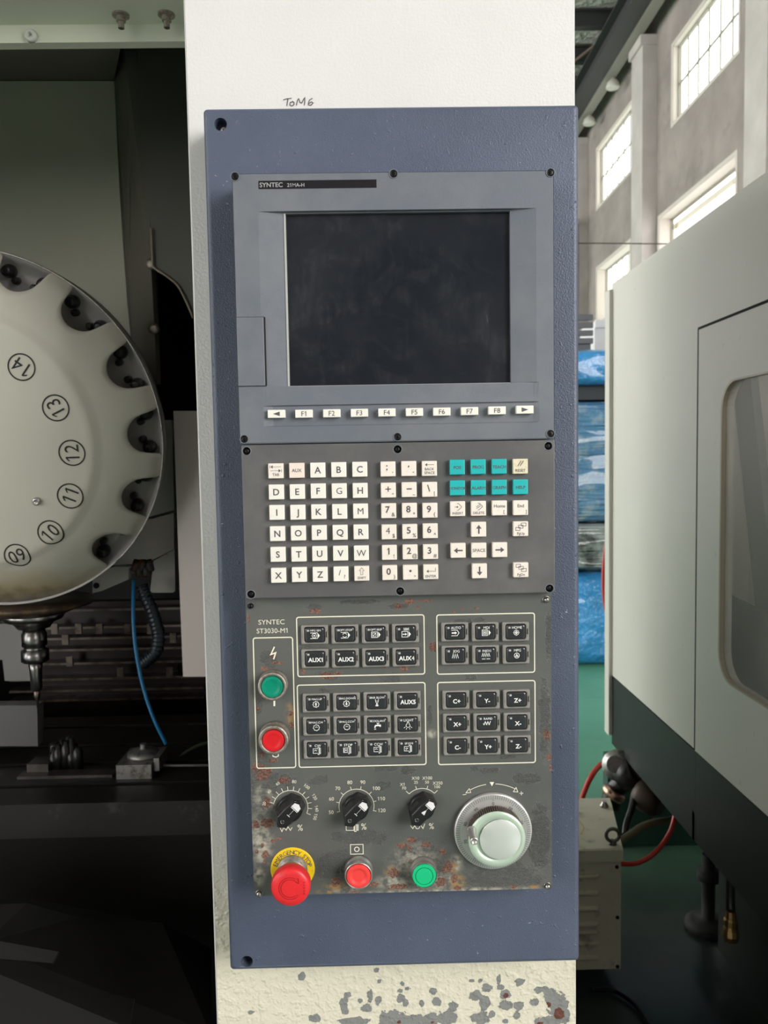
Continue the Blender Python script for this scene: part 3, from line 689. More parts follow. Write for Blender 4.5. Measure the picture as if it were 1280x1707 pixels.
fm.box((-bw+.0012, -.0040, -.0035), (-bw+.0020, -.0034, .0025)); 
cm_ = MB()
cm_.loft([ringloop(cxh-.0003, czh-.0003, .0022, 0), ringloop(cxh-.0003, czh-.0003, .0022, -.0030), ringloop(cxh-.0010, czh-.0010, .002, -.0042), ringloop(cxh-.0022, czh-.0022, .0016, -.0046), ringloop(cxh*.5, czh*.5, .001, -.0044)], cap0=False, smooth=True)
f0 = None
def membrane(c, name, leg):
    global f0
    ctr = V(c.x, PY-.0001, c.z)
    if f0 is None:
        k = MB(); k.v = [v+ctr for v in fm.v]; k.f, k.mi, k.sm = fm.f, fm.mi, fm.sm
        bo = k.build('push_key', M['btn_frame'], t)
        k = MB(); k.v = [v+ctr for v in cm_.v]; k.f, k.mi, k.sm = cm_.f, cm_.mi, cm_.sm
        ca = k.build('cap', M['btn_cap'], t); ca.parent = bo
        k = MB(); k.box((ctr.x+bw-.0022, ctr.y-.0040, ctr.z-.0026), (ctr.x+bw-.0012, ctr.y-.0030, ctr.z+.0030)); sl = k.build('slot', M['hole'], t); sl.parent = bo
        k = MB(); k.rbox(ctr.x-.0074, ctr.x-.0052, ctr.z+.0034, ctr.z+.0054, ctr.y-.004, ctr.y-.0050, .0005, .0003); ld = k.build('indicator', M['led'], t); ld.parent = bo
        f0 = (bo, ca, sl, ld, ctr)
    else:
        bo = f0[0].copy(); C.objects.link(bo); bo.location = ctr-f0[4]
        for q in f0[1:4]: x = q.copy(); C.objects.link(x); x.parent = bo
    lab(bo, 'framed black push key '+name)
    l = MB(); draw(l, leg, f0[4].x, f0[4].z, czh*.94, f0[4].y-.0050)
    lo = l.build('legend', M['white_print'], t); lo.parent = bo
def groupb(c4, rows, h=.003):
    q = [P(a, b, PY-h) for a, b in c4]; nr = len(rows); nc = len(rows[0])
    for j, row in enumerate(rows):
        for i, s_ in enumerate(row):
            membrane(bil(q, i/(nc-1), j/(nr-1)), s_, SPEC.get(s_) or big(s_))
groupb([(524.3, 1058), (675.8, 1055.5), (525, 1098), (676.5, 1095.3)], [['MPG SIM', 'OPT.STOP', 'OPT.SKIP', 'SBK'], ['AUX1', 'AUX2', 'AUX3', 'AUX4']])
groupb([(526.8, 1172), (678.8, 1168), (528.3, 1249.3), (679.8, 1245.5)], [['MAG.UP', 'MAG.DOWN', 'AIR BLOW', 'AUX5'], ['MAG.CW', 'MAG.CCW', 'COOLANT', 'LIGHT'], ['CW', 'STOP', 'CCW', 'SP.M19']])
groupb([(757.9, 1053.4), (859.3, 1052.8), (758.4, 1092.2), (860.1, 1090.7)], [['AUTO', 'MDI', 'HOME'], ['JOG', 'INJOG', 'MPG']])
groupb([(759.9, 1166.8), (861, 1165.3), (761.6, 1243.5), (862.5, 1241.6)], [['C+', 'Y-', 'Z+'], ['X+', 'RAPID', 'X-'], ['C-', 'Y+', 'Z-']])

# round push buttons (22 mm)
def pushbutton(name, label, a, b, rc, ro, h, capm, ringm, groove=False, dome=.0):
    """a, b: pixel of the cap centre; rc, ro pixel radii; h: collar height"""
    c = P(a, b, PY-h); s_ = (PY-h)/F; R_ = ro*s_; r_ = rc*s_; o = V(c.x, PY, c.z)
    g = MB(); g.lathe(o, [(R_*1.04, -.0004), (R_*1.04, h*.35), (R_, h*.4), (R_*.99, h*.55), (R_*.965, h*.58), (R_*.99, h*.62), (R_, h*.95), (R_*.97, h), (r_*1.06, h), (r_*1.03, h*.8)], n=48, cap1=True)
    b_ = lab(g.build(name, ringm, t), label)
    g = MB(); pr_ = [(r_*.99, h*.75), (r_*.99, h+.0006), (r_*.94, h+.0014)]
    pr_ += [(r_*.75, h+.0014), (r_*.745, h+.0002), (r_*.70, h+.0002), (r_*.695, h+.0014), (0.0002, h+.0016)] if groove else [(r_*.74, h+.0016), (r_*.5, h+.0014-dome), (.0002, h+.0013-dome)]
    g.lathe(o, pr_, n=96, smooth=False); x = g.build('cap', capm, t); x.parent = b_
    return b_
gr1 = mat('green_cap_dark', (.0, .24, .145), .3, dirt=(60, (.0, .17, .10), .5, .7)); rd1 = mat('red_cap', (.62, .012, .018), .3)
rd2 = mat('salmon_red_cap', (.82, .055, .05), .35); gr2 = mat('bright_green_cap', (.01, .50, .21), .35)
pushbutton('power_button', 'round green power button in a rusty collar', 453.5, 1145, 18.4, 24.3, .011, gr1, M['worn_collar'], dome=.0003)
pushbutton('power_button', 'round red power button in a rusty collar', 455.5, 1234.5, 18.4, 25.5, .014, rd1, M['worn_collar'], dome=.0003)
pushbutton('stop_button', 'flat coral red button in a steel ring', 597.6, 1460.5, 20.8, 23.8, .0145, rd2, M['chrome'], dome=.0010)
pushbutton('start_button', 'flat bright green button in a steel ring', 706.9, 1459.5, 20.6, 22.2, .013, gr2, M['chrome'], groove=True)
# emergency stop
c = Q(487.9, 1447.8); o = V(c.x, PY, c.z); ry = 37.7*PY/F
g = MB(); g.lathe(o, [(ry, 0), (ry, .0010), (ry-.0004, .0013), (.0145, .0013)], n=64, smooth=False)
es = lab(g.build('emergency_stop', mat('stop_yellow', (.80, .56, .008), .45, dirt=(180, (.30, .20, .03), .62, .8)), t), 'red mushroom emergency stop on a yellow disc')
g = MB(); f = fnY(PY-.0015); s_ = 'EMERGENCY STOP'; rt = ry*.80
wd = {'M': 1.25, 'I': .5, ' ': .6, 'E': .9, 'S': .95, 'T': .9}; tot = sum(wd.get(ch, 1) for ch in s_); a0 = math.radians(170); a1 = math.radians(6); acc = 0
for ch in s_:
    ww = wd.get(ch, 1); a = a0+(a1-a0)*(acc+ww/2)/tot; acc += ww
    if ch != ' ': g.text(ch, o.x+rt*math.cos(a), o.z+rt*math.sin(a), .0043, f, rot=a-PI/2, bold=.005)
x = g.build('lettering', M['ink'], t); x.parent = es
g = MB(); g.lathe(o, [(.0150, .001), (.0150, .004), (.0140, .0045), (.0138, .009), (.0128, .0095), (.0118, .012), (.0118, .022)], n=48)
x = lab(g.build('collar', M['worn_collar'], t), 'dirty silver collar'); x.parent = es
hp = P(483.9, 1480, PY-.034); hr = 34*(PY-.030)/F; ho = V(o.x+(hp.x-o.x)*1.0, PY, o.z+(hp.z-o.z)*1.0)
red = mat('stop_red', (.72, .022, .028), .38, dirt=(70, (.48, .02, .02), .52, .75))
g = MB(); g.lathe(ho, [(.0115, .014), (.0135, .018), (hr*.93, .0205), (hr, .0240), (hr, .0300), (hr*.975, .0328), (hr*.90, .0345), (hr*.62, .0352), (.0002, .0352)], n=64)
x = lab(g.build('mushroom_head', red, t), 'red head with an embossed turning arrow'); x.parent = es
g = MB(); f = fnY(PY-.0356); rr = .0108
arc = [(ho.x+rr*math.cos(math.radians(a)), ho.z+rr*math.sin(math.radians(a))) for a in range(62, 312, 6)]
g.stroke(arc, .0005, f); rr = .0088
g.stroke([(ho.x+rr*math.cos(math.radians(a)), ho.z+rr*math.sin(math.radians(a))) for a in range(48, 312, 6)], .0005, f)
g.stroke([(ho.x+.0055, ho.z+.0062), (ho.x+.0082, ho.z+.0048), (ho.x+.0078, ho.z+.0100)], .0006, f)
g.stroke([(ho.x+.0058, ho.z-.0066), (ho.x+.0078, ho.z-.0074)], .0005, f)
for k in range(5): g.stroke([(ho.x+.0125+.0004*(k % 2), ho.z+.0065-.0028*k), (ho.x+.0142, ho.z+.0058-.0028*k), (ho.x+.0128, ho.z+.0050-.0028*k)], .00035, f)
x = g.build('arrow_mark', mat('dark_red_groove', (.30, .008, .01), .5), t); x.parent = es

# selector knobs
def knob(name, label, a, b, R_, a0, a1, ticks, labels, ang, extra, arcstyle=True):
    c = Q(a, b); f = fnY(PY-.0003); g = MB(); r_ = R_*PY/F
    g.stroke([(c.x+r_*math.cos(math.radians(q)), c.z+r_*math.sin(math.radians(q))) for q in [a0+(a1-a0)*i/40 for i in range(41)]], .0006, f)
    for q, l in ticks:
        q = math.radians(q); g.stroke([(c.x+r_*math.cos(q), c.z+r_*math.sin(q)), (c.x+(r_+l)*math.cos(q), c.z+(r_+l)*math.sin(q))], .0006, f)
    for s_, x, y, h, rot in labels:
        p = Q(x, y); g.text(s_, p.x, p.z, h*px, f, rot=math.radians(rot), bold=.0)
    extra(g, f)
    g.build('dial_print', M['cream_print'], t)
    H_ = .0185; o = V(c.x, PY, c.z)
    q = math.radians(ang); ux, uz = math.cos(q), math.sin(q)
    T2 = lambda u, v, h: V(c.x+u*ux-v*uz, PY-h, c.z+u*uz+v*ux)
    g = MB(); rb = .0142
    g.lathe(o, [(rb*.9, 0), (rb*.9, .002), (rb*.84, .0075)], n=40)
    def sec(L1, L2, wd_, h):      # pointer shaped section: nose at +u, tapered tail at -u
        pts = [(L1, 0), (L1-.0036, wd_*.80), (.003, wd_), (-L2+.0075, wd_), (-L2+.002, wd_*.30), (-L2, -wd_*.0), (-L2+.005, -wd_), (.003, -wd_), (L1-.0036, -wd_*.80)]
        return [T2(u, v, h) for u, v in pts]
    g.loft([sec(.0155, .0165, .0120, .001), sec(.0158, .0168, .0105, .006), sec(.0162, .0170, .0078, .012), sec(.0158, .0166, .0070, H_-.0010), sec(.0150, .0158, .0062, H_)])
    kb = lab(g.build(name, M['knob_black'], t), label)
    g = MB(); f3 = lambda u, v: T2(u, v, H_+.0002)
    g.stroke([(.0078, -.0042), (.0078, .0042)], .0006, f3); g.stroke([(-.0005, -.0018), (-.0005, .0018)], .0005, f3); g.stroke([(-.0005, 0), (.0078, 0)], .0002, f3)
    if 'feed' in label: g.add([f3(-.0005, -.002), f3(-.0005, .002), f3(.004, .0004), f3(.004, -.0004)], [(0, 1, 2, 3)])
    x = g.build('pointer_mark', M['white_print'], t); x.parent = kb
    g = MB(); pts = [(.0148, 0), (.0125, .0040), (.0086, .0044), (.0086, -.0044), (.0125, -.0040)]
    g.loft([[T2(u, v, H_-.0030) for u, v in [(p*1.06, w_*1.1) for p, w_ in pts]], [T2(u, v, H_+.0001) for u, v in pts]])
    x = g.build('pointer_tip', mat('white_tip', (.75, .74, .74), .35, bump=(400, .0005)), t); x.parent = kb
    g = MB(); sc_ = T2(-.0092, 0, H_); g.lathe(sc_, [(.0020, -.001), (.0020, .0002), (.0014, .0003), (.0012, -.0006), (.0004, -.0006), (.0003, .0002)], n=16)
    x = g.build('clamp_screw', mat('knob_screw', (.2, .2, .2), .3, .9), t); x.parent = kb
def ex1(g, f):
    p = Q(500.3, 1379.5); g.text('%', p.x, p.z, 11*px, f, sx=.9)
    g.stroke([(Q(a, b).x, Q(a, b).z) for a, b in ((467, 1380), (470, 1386), (473, 1379), (477, 1384), (480, 1378), (484, 1384), (487, 1379))], .0006, f)
def ex2(g, f):
    p = Q(606.3, 1377.5); g.text('%', p.x, p.z, 11*px, f, sx=.9)
    for pts in (((577, 1375), (577, 1384), (590, 1384), (590, 1374)), ((591, 1373), (591, 1386), (593.5, 1386), (593.5, 1372)), ((595.5, 1374), (595.5, 1384), (597, 1384), (597, 1374))):
        g.stroke([(Q(a, b).x, Q(a, b).z) for a, b in pts], .0006, f)
def ex3(g, f):
    p = Q(719, 1376.8); g.text('%', p.x, p.z, 10.5*px, f, sx=.9)
    g.stroke([(Q(a, b).x, Q(a, b).z) for a, b in ((684, 1376), (688, 1381), (691, 1376), (694, 1381), (698, 1381), (701, 1375), (705, 1381), (708, 1373))], .0006, f)
knob('selector_knob', 'black spindle knob with scale up to 150, above the emergency stop', 484.4, 1345.6, 29.5, 168, -22, [(165-i*17, .0042) for i in range(12)],
     [('20', 440.3, 1339.5, 5, 80), ('40', 448.8, 1319.8, 5, 55), ('60', 463, 1306, 5, 30), ('80', 490.3, 1302.8, 5.4, -8), ('100', 511.3, 1311, 5.4, -40), ('120', 524.4, 1328.3, 5.4, -62), ('140', 527.8, 1347.8, 5.4, -82), ('150', 525.7, 1361.5, 5.4, -105)], 46, ex1)
knob('selector_knob', 'black override knob with scale 50 to 120, middle of the three', 594.2, 1343.7, 30, 198, -18, [(196, .0030), (167, .0030), (137, .0034), (106, .0034), (76, .0034), (43, .0034), (14, .0030), (-16, .0030)],
     [('50', 552, 1353.8, 6.2, 0), ('60', 552.5, 1331.5, 6.2, 0), ('70', 563, 1314, 6.2, 0), ('80', 583, 1304, 6.2, 0), ('90', 604.7, 1303.6, 6.2, 0), ('100', 627.3, 1313.8, 6.2, 0), ('110', 635.5, 1331, 6.2, 0), ('120', 636.3, 1350.6, 6.2, 0)], 46, ex2)
knob('selector_knob', 'black feed knob with scale X1 to X250, left of the handwheel', 703.3, 1342.5, 30, 136, 44, [(136, .0044), (107, .0034), (73, .0034), (44, .0044)],
     [('X1', 670.3, 1307.5, 5.4, 0), ('F0', 673.8, 1313.6, 5.2, 0), ('X10', 692.4, 1297, 5.4, 0), ('25', 693.2, 1303.8, 5, 0), ('X100', 712, 1296.8, 5.4, 0), ('50', 711.8, 1303.6, 5, 0), ('X250', 729.3, 1305.2, 5.4, 0), ('100', 728.5, 1311.4, 5, 0)], 46, ex3)
g = MB()                                             # spindle stop symbol over the coral button
c = Q(594.7, 1415.5); hw_, hh_ = 11*px, 8.6*px
g.stroke([(c.x-hw_, c.z-hh_), (c.x+hw_, c.z-hh_), (c.x+hw_, c.z+hh_), (c.x-hw_, c.z+hh_)], .0007, fy, closed=True)
g.stroke([(c.x+4*px*math.cos(a*PI/8), c.z+4*px*math.sin(a*PI/8)) for a in range(16)], .0008, fy, closed=True)
g.build('printed_symbol', M['cream_print'], t)

# handwheel
c = Q(822.7-.8, 1387-1.5, .004); o = V(c.x, PY, c.z); R_ = 67.0*(PY-.005)/F
dialm = mat('brushed_dial', (.80, .78, .77), .34, .75, bump=(300, .00006))
g = MB(); g.lathe(o, [(R_*.985, 0), (R_, .0015), (R_, .0046), (R_*.985, .0054), (R_*.96, .0056), (.026, .0060)], n=96)
hwl = lab(g.build('handwheel', dialm, t), 'silver manual pulse handwheel with pale green knob')
g = MB()
for i in range(100):
    a = PI/2-2*PI*i/100; l_ = .0040 if i % 10 else .0056; c_, s_ = math.cos(a), math.sin(a)
    g.stroke([(o.x+R_*.965*c_, o.z+R_*.965*s_), (o.x+(R_*.965-l_)*c_, o.z+(R_*.965-l_)*s_)], .00032, fnY(PY-.0062))
    if i % 10 == 0: g.text(str(i), o.x+(R_*.965-.0082)*c_, o.z+(R_*.965-.0082)*s_, .0030, fnY(PY-.0064), rot=a-PI/2)
x = g.build('graduation', M['ink'], t); x.parent = hwl
kc = P(828.6, 1400, PY-.021); kr = 49.5*(PY-.021)/F; ko_ = V(o.x*.35+kc.x*.65, PY, o.z*.35+kc.z*.65); ko_ = V(kc.x, PY, kc.z)
g = MB(); g.lathe(ko_, [(kr, .0056), (kr, .0190), (kr*.99, .0196)], n=160, smooth=False, cap1=False, rfun=lambda r, i, n, h: r*(1.0 if (i % 2 or h > .0195) else .94))
x = lab(g.build('knurled_rim', mat('knurl', (.22, .19, .17), .4, 1), t), 'dirty knurled rim'); x.parent = hwl
greenk = mat('pale_green_knob', (.50, .62, .50), .32, .25)
g = MB(); g.lathe(ko_, [(kr*.99, .0190), (kr*1.0, .0196), (kr*.985, .0204), (kr*.73, .0206), (kr*.725, .0200)], n=96, cap1=False); x = g.build('knob_ring', greenk, t); x.parent = hwl
g = MB(); g.lathe(V(ko_.x+.0032*1, PY, ko_.z), [(kr*.715, .0196), (kr*.715, .0208), (kr*.70, .0211), (.0002, .0211)], n=96); x = lab(g.build('knob_disc', mat('turned_disc', (.68, .73, .68), .25, .35, bump=(60, .00004)), t), 'pale turned metal disc'); x.parent = hwl
h0 = P(789.5, 1386.5, PY-.021); h1 = P(790.6, 1402.6, PY-.043)
hx_, hz_ = (h0.x+h1.x)/2, (h0.z+h1.z)/2; o2 = V(h1.x, PY, h1.z)
g = MB(); g.lathe(o2, [(.0044, .0204), (.0050, .022), (.0042, .026), (.0034, .032), (.0036, .040), (.0038, .0425), (.0032, .0432), (.0024, .0432), (.0022, .0418), (.0006, .0418)], n=28)
x = g.build('crank_grip', M['chrome'], t); x.parent = hwl
g = MB(); f = fy
def qs(pts, w=.0006, closed=False): g.stroke([(Q(a, b).x, Q(a, b).z) for a, b in pts], w, f, closed=closed)
cq = (822.7, 1387)
qs([(cq[0]+80.5*math.cos(math.radians(a)), cq[1]-80.5*math.sin(math.radians(a))) for a in range(120, 96, -3)])
qs([(cq[0]+80.5*math.cos(math.radians(a)), cq[1]-80.5*math.sin(math.radians(a))) for a in range(88, 62, -3)])
qs([(776.5, 1321.5), (782, 1314.5), (784.5, 1321)], closed=True); qs([(855.5, 1319.5), (860, 1312.5), (863, 1320)], closed=True)
qs([(771, 1324.7), (777, 1324)]); qs([(865.5, 1322.3), (872, 1322)]); qs([(868.7, 1319), (868.9, 1325.5)])
pA = [Q(816, 1303.5), Q(823.5, 1303.5), Q(819.8, 1310.5)]; g.add([f(p.x, p.z) for p in pA], [(0, 1, 2)])
g.build('dial_print', M['cream_print'], t)
for a, b, mt in ((418, 1010, 'screw_black'), (910.5, 999.5, 'steel'), (432, 1489.5, 'steel'), (912.5, 1477, 'steel')):
    screw(t, a, b, PY-.0003, .0030, mt, depth=-.0005)
apply_cuts(pairs)
# ================================================================ the hall
conc = mat('old_plaster', (.33, .285, .265), .85, bump=(14, .01), var=(1.3, .18), dirt=(2.2, (.22, .19, .175), .55, .8))
conc2 = mat('pilaster_plaster', (.54, .49, .47), .85, bump=(20, .006), var=(1.5, .12))
revealm = mat('window_reveal', (.66, .60, .55), .8)
frame_m = mat('window_iron', (.30, .28, .24), .6)
glass = bpy.data.materials.new('window_glass'); glass.use_nodes = True
_t = glass.node_tree; _t.nodes.clear(); _o = _t.nodes.new('ShaderNodeOutputMaterial'); _m = _t.nodes.new('ShaderNodeMixShader')
_a = _t.nodes.new('ShaderNodeBsdfTransparent'); _a.inputs[0].default_value = (.93, .95, .92, 1); _g = _t.nodes.new('ShaderNodeBsdfGlossy'); _g.inputs['Roughness'].default_value = .05
_m.inputs[0].default_value = .06; _t.links.new(_a.outputs[0], _m.inputs[1]); _t.links.new(_g.outputs[0], _m.inputs[2]); _t.links.new(_m.outputs[0], _o.inputs[0])
floorm = mat('green_floor_paint', (.12, .36, .235), .36, bump=(6, .002)); n = NT(floorm)
c = n.mix(n.ramp(n.noise(.9, 4), .3, .7), (.13, .40, .235), (.17, .48, .29)); c = n.mix(n.ramp(n.noise(1.6, 6, .65), .5, .85), c, (.11, .27, .17))
# oily, walked-on floor in the aisle, then shade painted in by the right machine
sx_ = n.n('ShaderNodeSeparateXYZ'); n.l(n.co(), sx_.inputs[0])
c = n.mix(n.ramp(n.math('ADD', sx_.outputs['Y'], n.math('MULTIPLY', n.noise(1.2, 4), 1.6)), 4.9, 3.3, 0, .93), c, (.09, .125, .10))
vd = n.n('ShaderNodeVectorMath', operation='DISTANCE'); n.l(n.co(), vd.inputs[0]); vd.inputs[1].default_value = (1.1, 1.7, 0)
c = n.mix(n.ramp(n.math('ADD', vd.outputs['Value'], n.math('MULTIPLY', n.noise(2.2, 5), .9)), 1.95, 1.25, 0, .95), c, (.014, .024, .020)); n.l(c, n.b.inputs['Base Color'])  # near-black patch: the machine's shade put into the floor colour
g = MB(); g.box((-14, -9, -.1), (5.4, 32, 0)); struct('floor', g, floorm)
XW, XP, WT = 5.24, 4.98, .15
HT = 9.35
BAY = 4.53
def win_y(k): return (11.40+k*BAY, 13.82+k*BAY)
bays = range(-4, 4)
holes_ = []
for k in bays:
    a, b = win_y(k)
    holes_.append((a, b, 7.12, 8.39, k, 'u'))
    if k == 0: holes_.append((11.43, 14.42, 3.9, 5.71, k, 'l'))
    else: holes_.append((a+.1, b, 4.54, 5.74, k, 'l'))
# wall as boxes around the openings
g = MB(); ys = sorted({-9, 32} | {h[0] for h in holes_} | {h[1] for h in holes_})
for y0, y1 in zip(ys, ys[1:]):
    ym = (y0+y1)/2; hs = sorted([(h[2], h[3]) for h in holes_ if h[0] < ym < h[1]]); z = 0
    for a, b in hs: g.box((XW, y0, z), (XW+WT, y1, a)); z = b
    g.box((XW, y0, z), (XW+WT, y1, 9.9))
wr = struct('wall_right', g, conc)
n_ = 0
for y0, y1, z0, z1, k, kind in holes_:
    n_ += 1; xg = XW+(.10 if kind == 'u' else .22)
    g = MB(); e = .035
    for a, b in (((y0, z0), (y1, z0+e)), ((y0, z1-e), (y1, z1)), ((y0, z0), (y0+e, z1)), ((y1-e, z0), (y1, z1))): g.box((xg-.02, a[0], a[1]), (xg+.03, b[0], b[1]))
    wf = g.build('window_%d' % n_, frame_m, origin=V(xg, y0, z0)); wf['kind'] = 'structure'
    if not (kind == 'l' and k == 0):
        nc, nr = (6, 2) if kind == 'u' else (6, 2)
        for i in range(1, nc):
            g = MB(); y = y0+(y1-y0)*i/nc; g.box((xg-.008, y-.013, z0+e), (xg+.012, y+.013, z1-e)); g.build('muntin', frame_m, wf)
        g = MB(); z = (z0+z1)/2; g.box((xg-.008, y0+e, z-.016), (xg+.012, y1-e, z+.016)); g.build('muntin', frame_m, wf)
        for i in range(nc):
            for j in range(nr):
                g = MB(); g.box((xg+.002, y0+(y1-y0)*i/nc+.014, z0+(z1-z0)*j/nr+.01), (xg+.006, y0+(y1-y0)*(i+1)/nc-.014, z0+(z1-z0)*(j+1)/nr-.01)); g.build('pane', glass, wf)
    # plastered reveal, slightly proud lip
    g = MB(); q = .06; yy0, yy1, zz0, zz1 = y0-q, y1+q, z0-q, z1+q
    for a, b in (((yy0, zz0), (yy1, z0)), ((yy0, z1), (yy1, zz1)), ((yy0, z0), (y0, z1)), ((y1, z0), (yy1, z1))): g.box((XW-.012, a[0], a[1]), (XW+.001, b[0], b[1]))
    th = .012
    g.box((XW-.001, y1-th, z0), (xg-.02, y1+.001, z1)); g.box((XW-.001, y0, z1-th), (xg-.02, y1, z1+.001)); g.box((XW-.001, y0-.001, z0), (xg-.02, y0+th, z1)); g.box((XW-.001, y0, z0-.001), (xg-.02, y1, z0+th))
    g.build('reveal', revealm, wf)
g = MB(); g.slab([V(XW+.24, 10.6, 5.50), V(XW+.24, 15.2, 5.50), V(XW+1.3, 15.2, 5.60), V(XW+1.3, 10.6, 5.60)], (0, 0, .1))
tag(g.build('outdoor_canopy', mat('peeling_soffit', (.74, .68, .58), .8, dirt=(3.0, (.42, .30, .2), .58, .66)), origin=V(XW+.34, 12, 5.6)), 'pale peeling canopy outside the large lower opening of the hall wall', 'canopy')
for k in bays:
    y0 = 10.05+k*BAY
    g = MB(); g.box((XP, y0, 0), (XW-.0005, y0+.60, 8.95)); g.box((XP-.05, y0-.03, 8.80), (XW-.0005, y0+.63, 8.97))
    o = g.build('trim_%d' % (k+5), conc2, origin=V(XP, y0, 0)); o['kind'] = 'structure'
# eave beam, purlins, rafters, roof
steelp = mat('dark_roof_steel', (.045, .045, .045), .6); lightst = mat('light_angle', (.30, .28, .25), .6)
g = MB(); g.box((4.60, -9, 9.03), (4.64, 32, 9.40)); g.box((4.45, -9, 9.40), (4.78, 32, 9.43)); g.box((4.45, -9, 9.00), (4.78, 32, 9.03))
bm_ = struct('trim_20', g, steelp)
g = MB(); g.box((4.785, -9, 8.985), (4.99, 32, 9.02)); g.box((4.785, -9, 9.02), (4.80, 32, 9.16)); struct('trim_21', g, lightst)
foil = mat('roof_insulation_foil', (.88, .80, .77), .5, bump=(9, .10), var=(4, .12), dirt=(5, (.45, .36, .27), .52, .7))
g = MB(); g.box((-14, -9, 9.86), (5.6, 32, 9.9)); struct('ceiling', g, foil)
for i in range(31):
    y = -8.2+1.31*i
    g = MB(); g.box((-14, y-.015, 9.52), (5.2, y+.015, 9.80)); g.box((-14, y-.07, 9.50), (5.2, y+.07, 9.53)); g.box((-14, y-.07, 9.80), (5.2, y+.07, 9.83))
    g.build('purlin', steelp, bm_)
for y in (12.6, 17.2):
    g = MB(); g.tube([V(3.0, y+3.6, 9.75), V(4.6, y-1.6, 9.46)], .03, 6); g.build('brace', mat('brown_rod', (.14, .10, .07), .7) if y < 13 else bpy.data.materials['brown_rod'], bm_)
lamp_m = mat('lamp_shell', (.6, .58, .52), .4)
g = MB(); g.box((4.5, 18.9, 6.93), (4.99, 19.1, 7.05)); g.tube([V(4.93, 18.95, 6.95), V(4.93, 18.95, 0)], .055, 10)
tag(g.build('wall_pipe', mat('grey_pipe', (.30, .29, .28), .5), origin=V(4.86, 18.95, 0)), 'grey pipe and bracket running down the farthest pilaster', 'pipe')
for i, (y, z) in enumerate(((16.2, 8.96), (17.9, 8.96), (19.9, 8.96))):
    g = MB(); g.lathe(V(4.94, y, z), [(.02, .45), (.02, .02), (.05, .0), (.11, -.06), (.14, -.16), (.12, -.18)], ax=(0, 0, 1), n=14)
    tag(g.build('hanging_lamp', lamp_m, origin=V(4.94, y, z)), 'small round lamp under the eave beam, %s from the camera' % ('first', 'second', 'third')[i], 'lamp', 'lamps under the eave beam')
g = MB(); g.tube([V(-12, 13.6, P(700, 405, 13.6).z), V(1, 13.6, P(800, 405, 13.6).z), V(XW+.02, 13.4, P(1125, 407, 13.4).z)], .010, 6); tag(g.build('overhead_wire', steelp, origin=P(966, 405, 14)), 'thin wire crossing in front of the pilaster', 'wire')
g = MB(); g.box((-14, 31.8, 0), (5.24, 32, 9.9)); struct('wall_back', g, conc)
g = MB(); g.box((-14, -9.2, 0), (-9, -9, 9.9)); g.box((-4.2, -9.2, 0), (5.24, -9, 9.9)); g.box((-9, -9.2, 5.2), (-4.2, -9, 9.9)); struct('wall_front_unseen', g, mat('dim_plaster', (.30, .27, .25), .85, var=(1, .15)))  # unseen wall added to cut ambient light; opening sized to light the left machine

# ================================================================ far goods in blue film
film = mat('blue_film', (.035, .27, .60), .28, var=(3, .35), coat=.5, bump=(16, .03), dirt=(5, (.30, .58, .80), .58, .74))
film2 = mat('clear_film_over_sheets', (.38, .44, .42), .22, coat=.6, dirt=(6, (.07, .09, .08), .45, .6)); 
_n = NT(film2); _n.bump(_n.noise(5, 3, stretch=(.4, .4, 12)), .06)
film3 = mat('pale_blue_film', (.13, .34, .58), .26, coat=.5, dirt=(6, (.42, .58, .70), .5, .66)); _n = NT(film3); _n.bump(_n.noise(4, 4, stretch=(.5, .5, 10)), .08)
def bundle(name, label, z0, z1, m_, y0, seed, sag=.03, x0=1.22, x1=2.6, dep_=1.0, ridge=0):
    """wrapped block: wavy sides, rounded edges"""
    g = MB(); L = []; nz_ = 14
    for j in range(nz_+1):
        v = j/nz_; z = z0+(z1-z0)*v; ins = .10*(max(0, abs(v-.5)-.40)/.10)**2; lp = []
        for i in range(64):
            u = i/64*4; s_ = int(u); f_ = u-s_
            X0, X1, Y0, Y1 = x0+ins, x1-ins, y0+ins, y0+dep_-ins
            p = [(X0+(X1-X0)*f_, Y0), (X1, Y0+(Y1-Y0)*f_), (X1-(X1-X0)*f_, Y1), (X0, Y1-(Y1-Y0)*f_)][s_]
            nn = noise.noise(V(p[0]*4+seed, p[1]*4, z*7)); w_ = noise.noise(V(p[0]*1.5, p[1]*1.5, z*26+seed))*ridge
            lp.append(V(p[0]+(p[0]-(x0+x1)/2)*.0, p[1]-(nn*.03+w_*.03 if s_ == 0 else 0), z+sag*noise.noise(V(p[0]*2+seed, p[1]*2, 5))*v*v))
        L.append(lp)
    g.loft(L, smooth=True)
    return tag(g.build(name, m_, origin=V((x0+x1)/2, y0+.5, z0)), label, 'wrapped goods', 'wrapped stacks on the green floor')
zf = lambda b, d=5.5: P(1000, b, d).z
bundle('wrapped_bundle', 'bright blue film wrapped bundle resting directly on the green floor', 0.0, zf(955)-.012, film, 5.5, 1, .01, ridge=1)
bundle('wrapped_bundle', 'sheets under silvery clear film between two blue bundles', zf(955), zf(872)-.012, film2, 5.53, 2, 0, ridge=2)
bundle('wrapped_bundle', 'tall pale blue film wrapped bundle with many horizontal folds', zf(871), zf(664)-.012, film3, 5.5, 3, .01, ridge=2)
bundle('wrapped_bundle', 'lumpy bright blue film bundle on top of the stack', zf(640), zf(583), film, 5.45, 4, .10)
g = MB(); g.box((1.25, 5.62, zf(664)), (2.5, 6.4, zf(640)-.003)); tag(g.build('dark_gap_filler', mat('gap_dark', (.02, .03, .035), .6), origin=V(1.9, 6, zf(666))), 'dark filler for the shaded gap under the topmost blue bundle', 'filler')  # dark box stands in for the shaded gap between the bundles
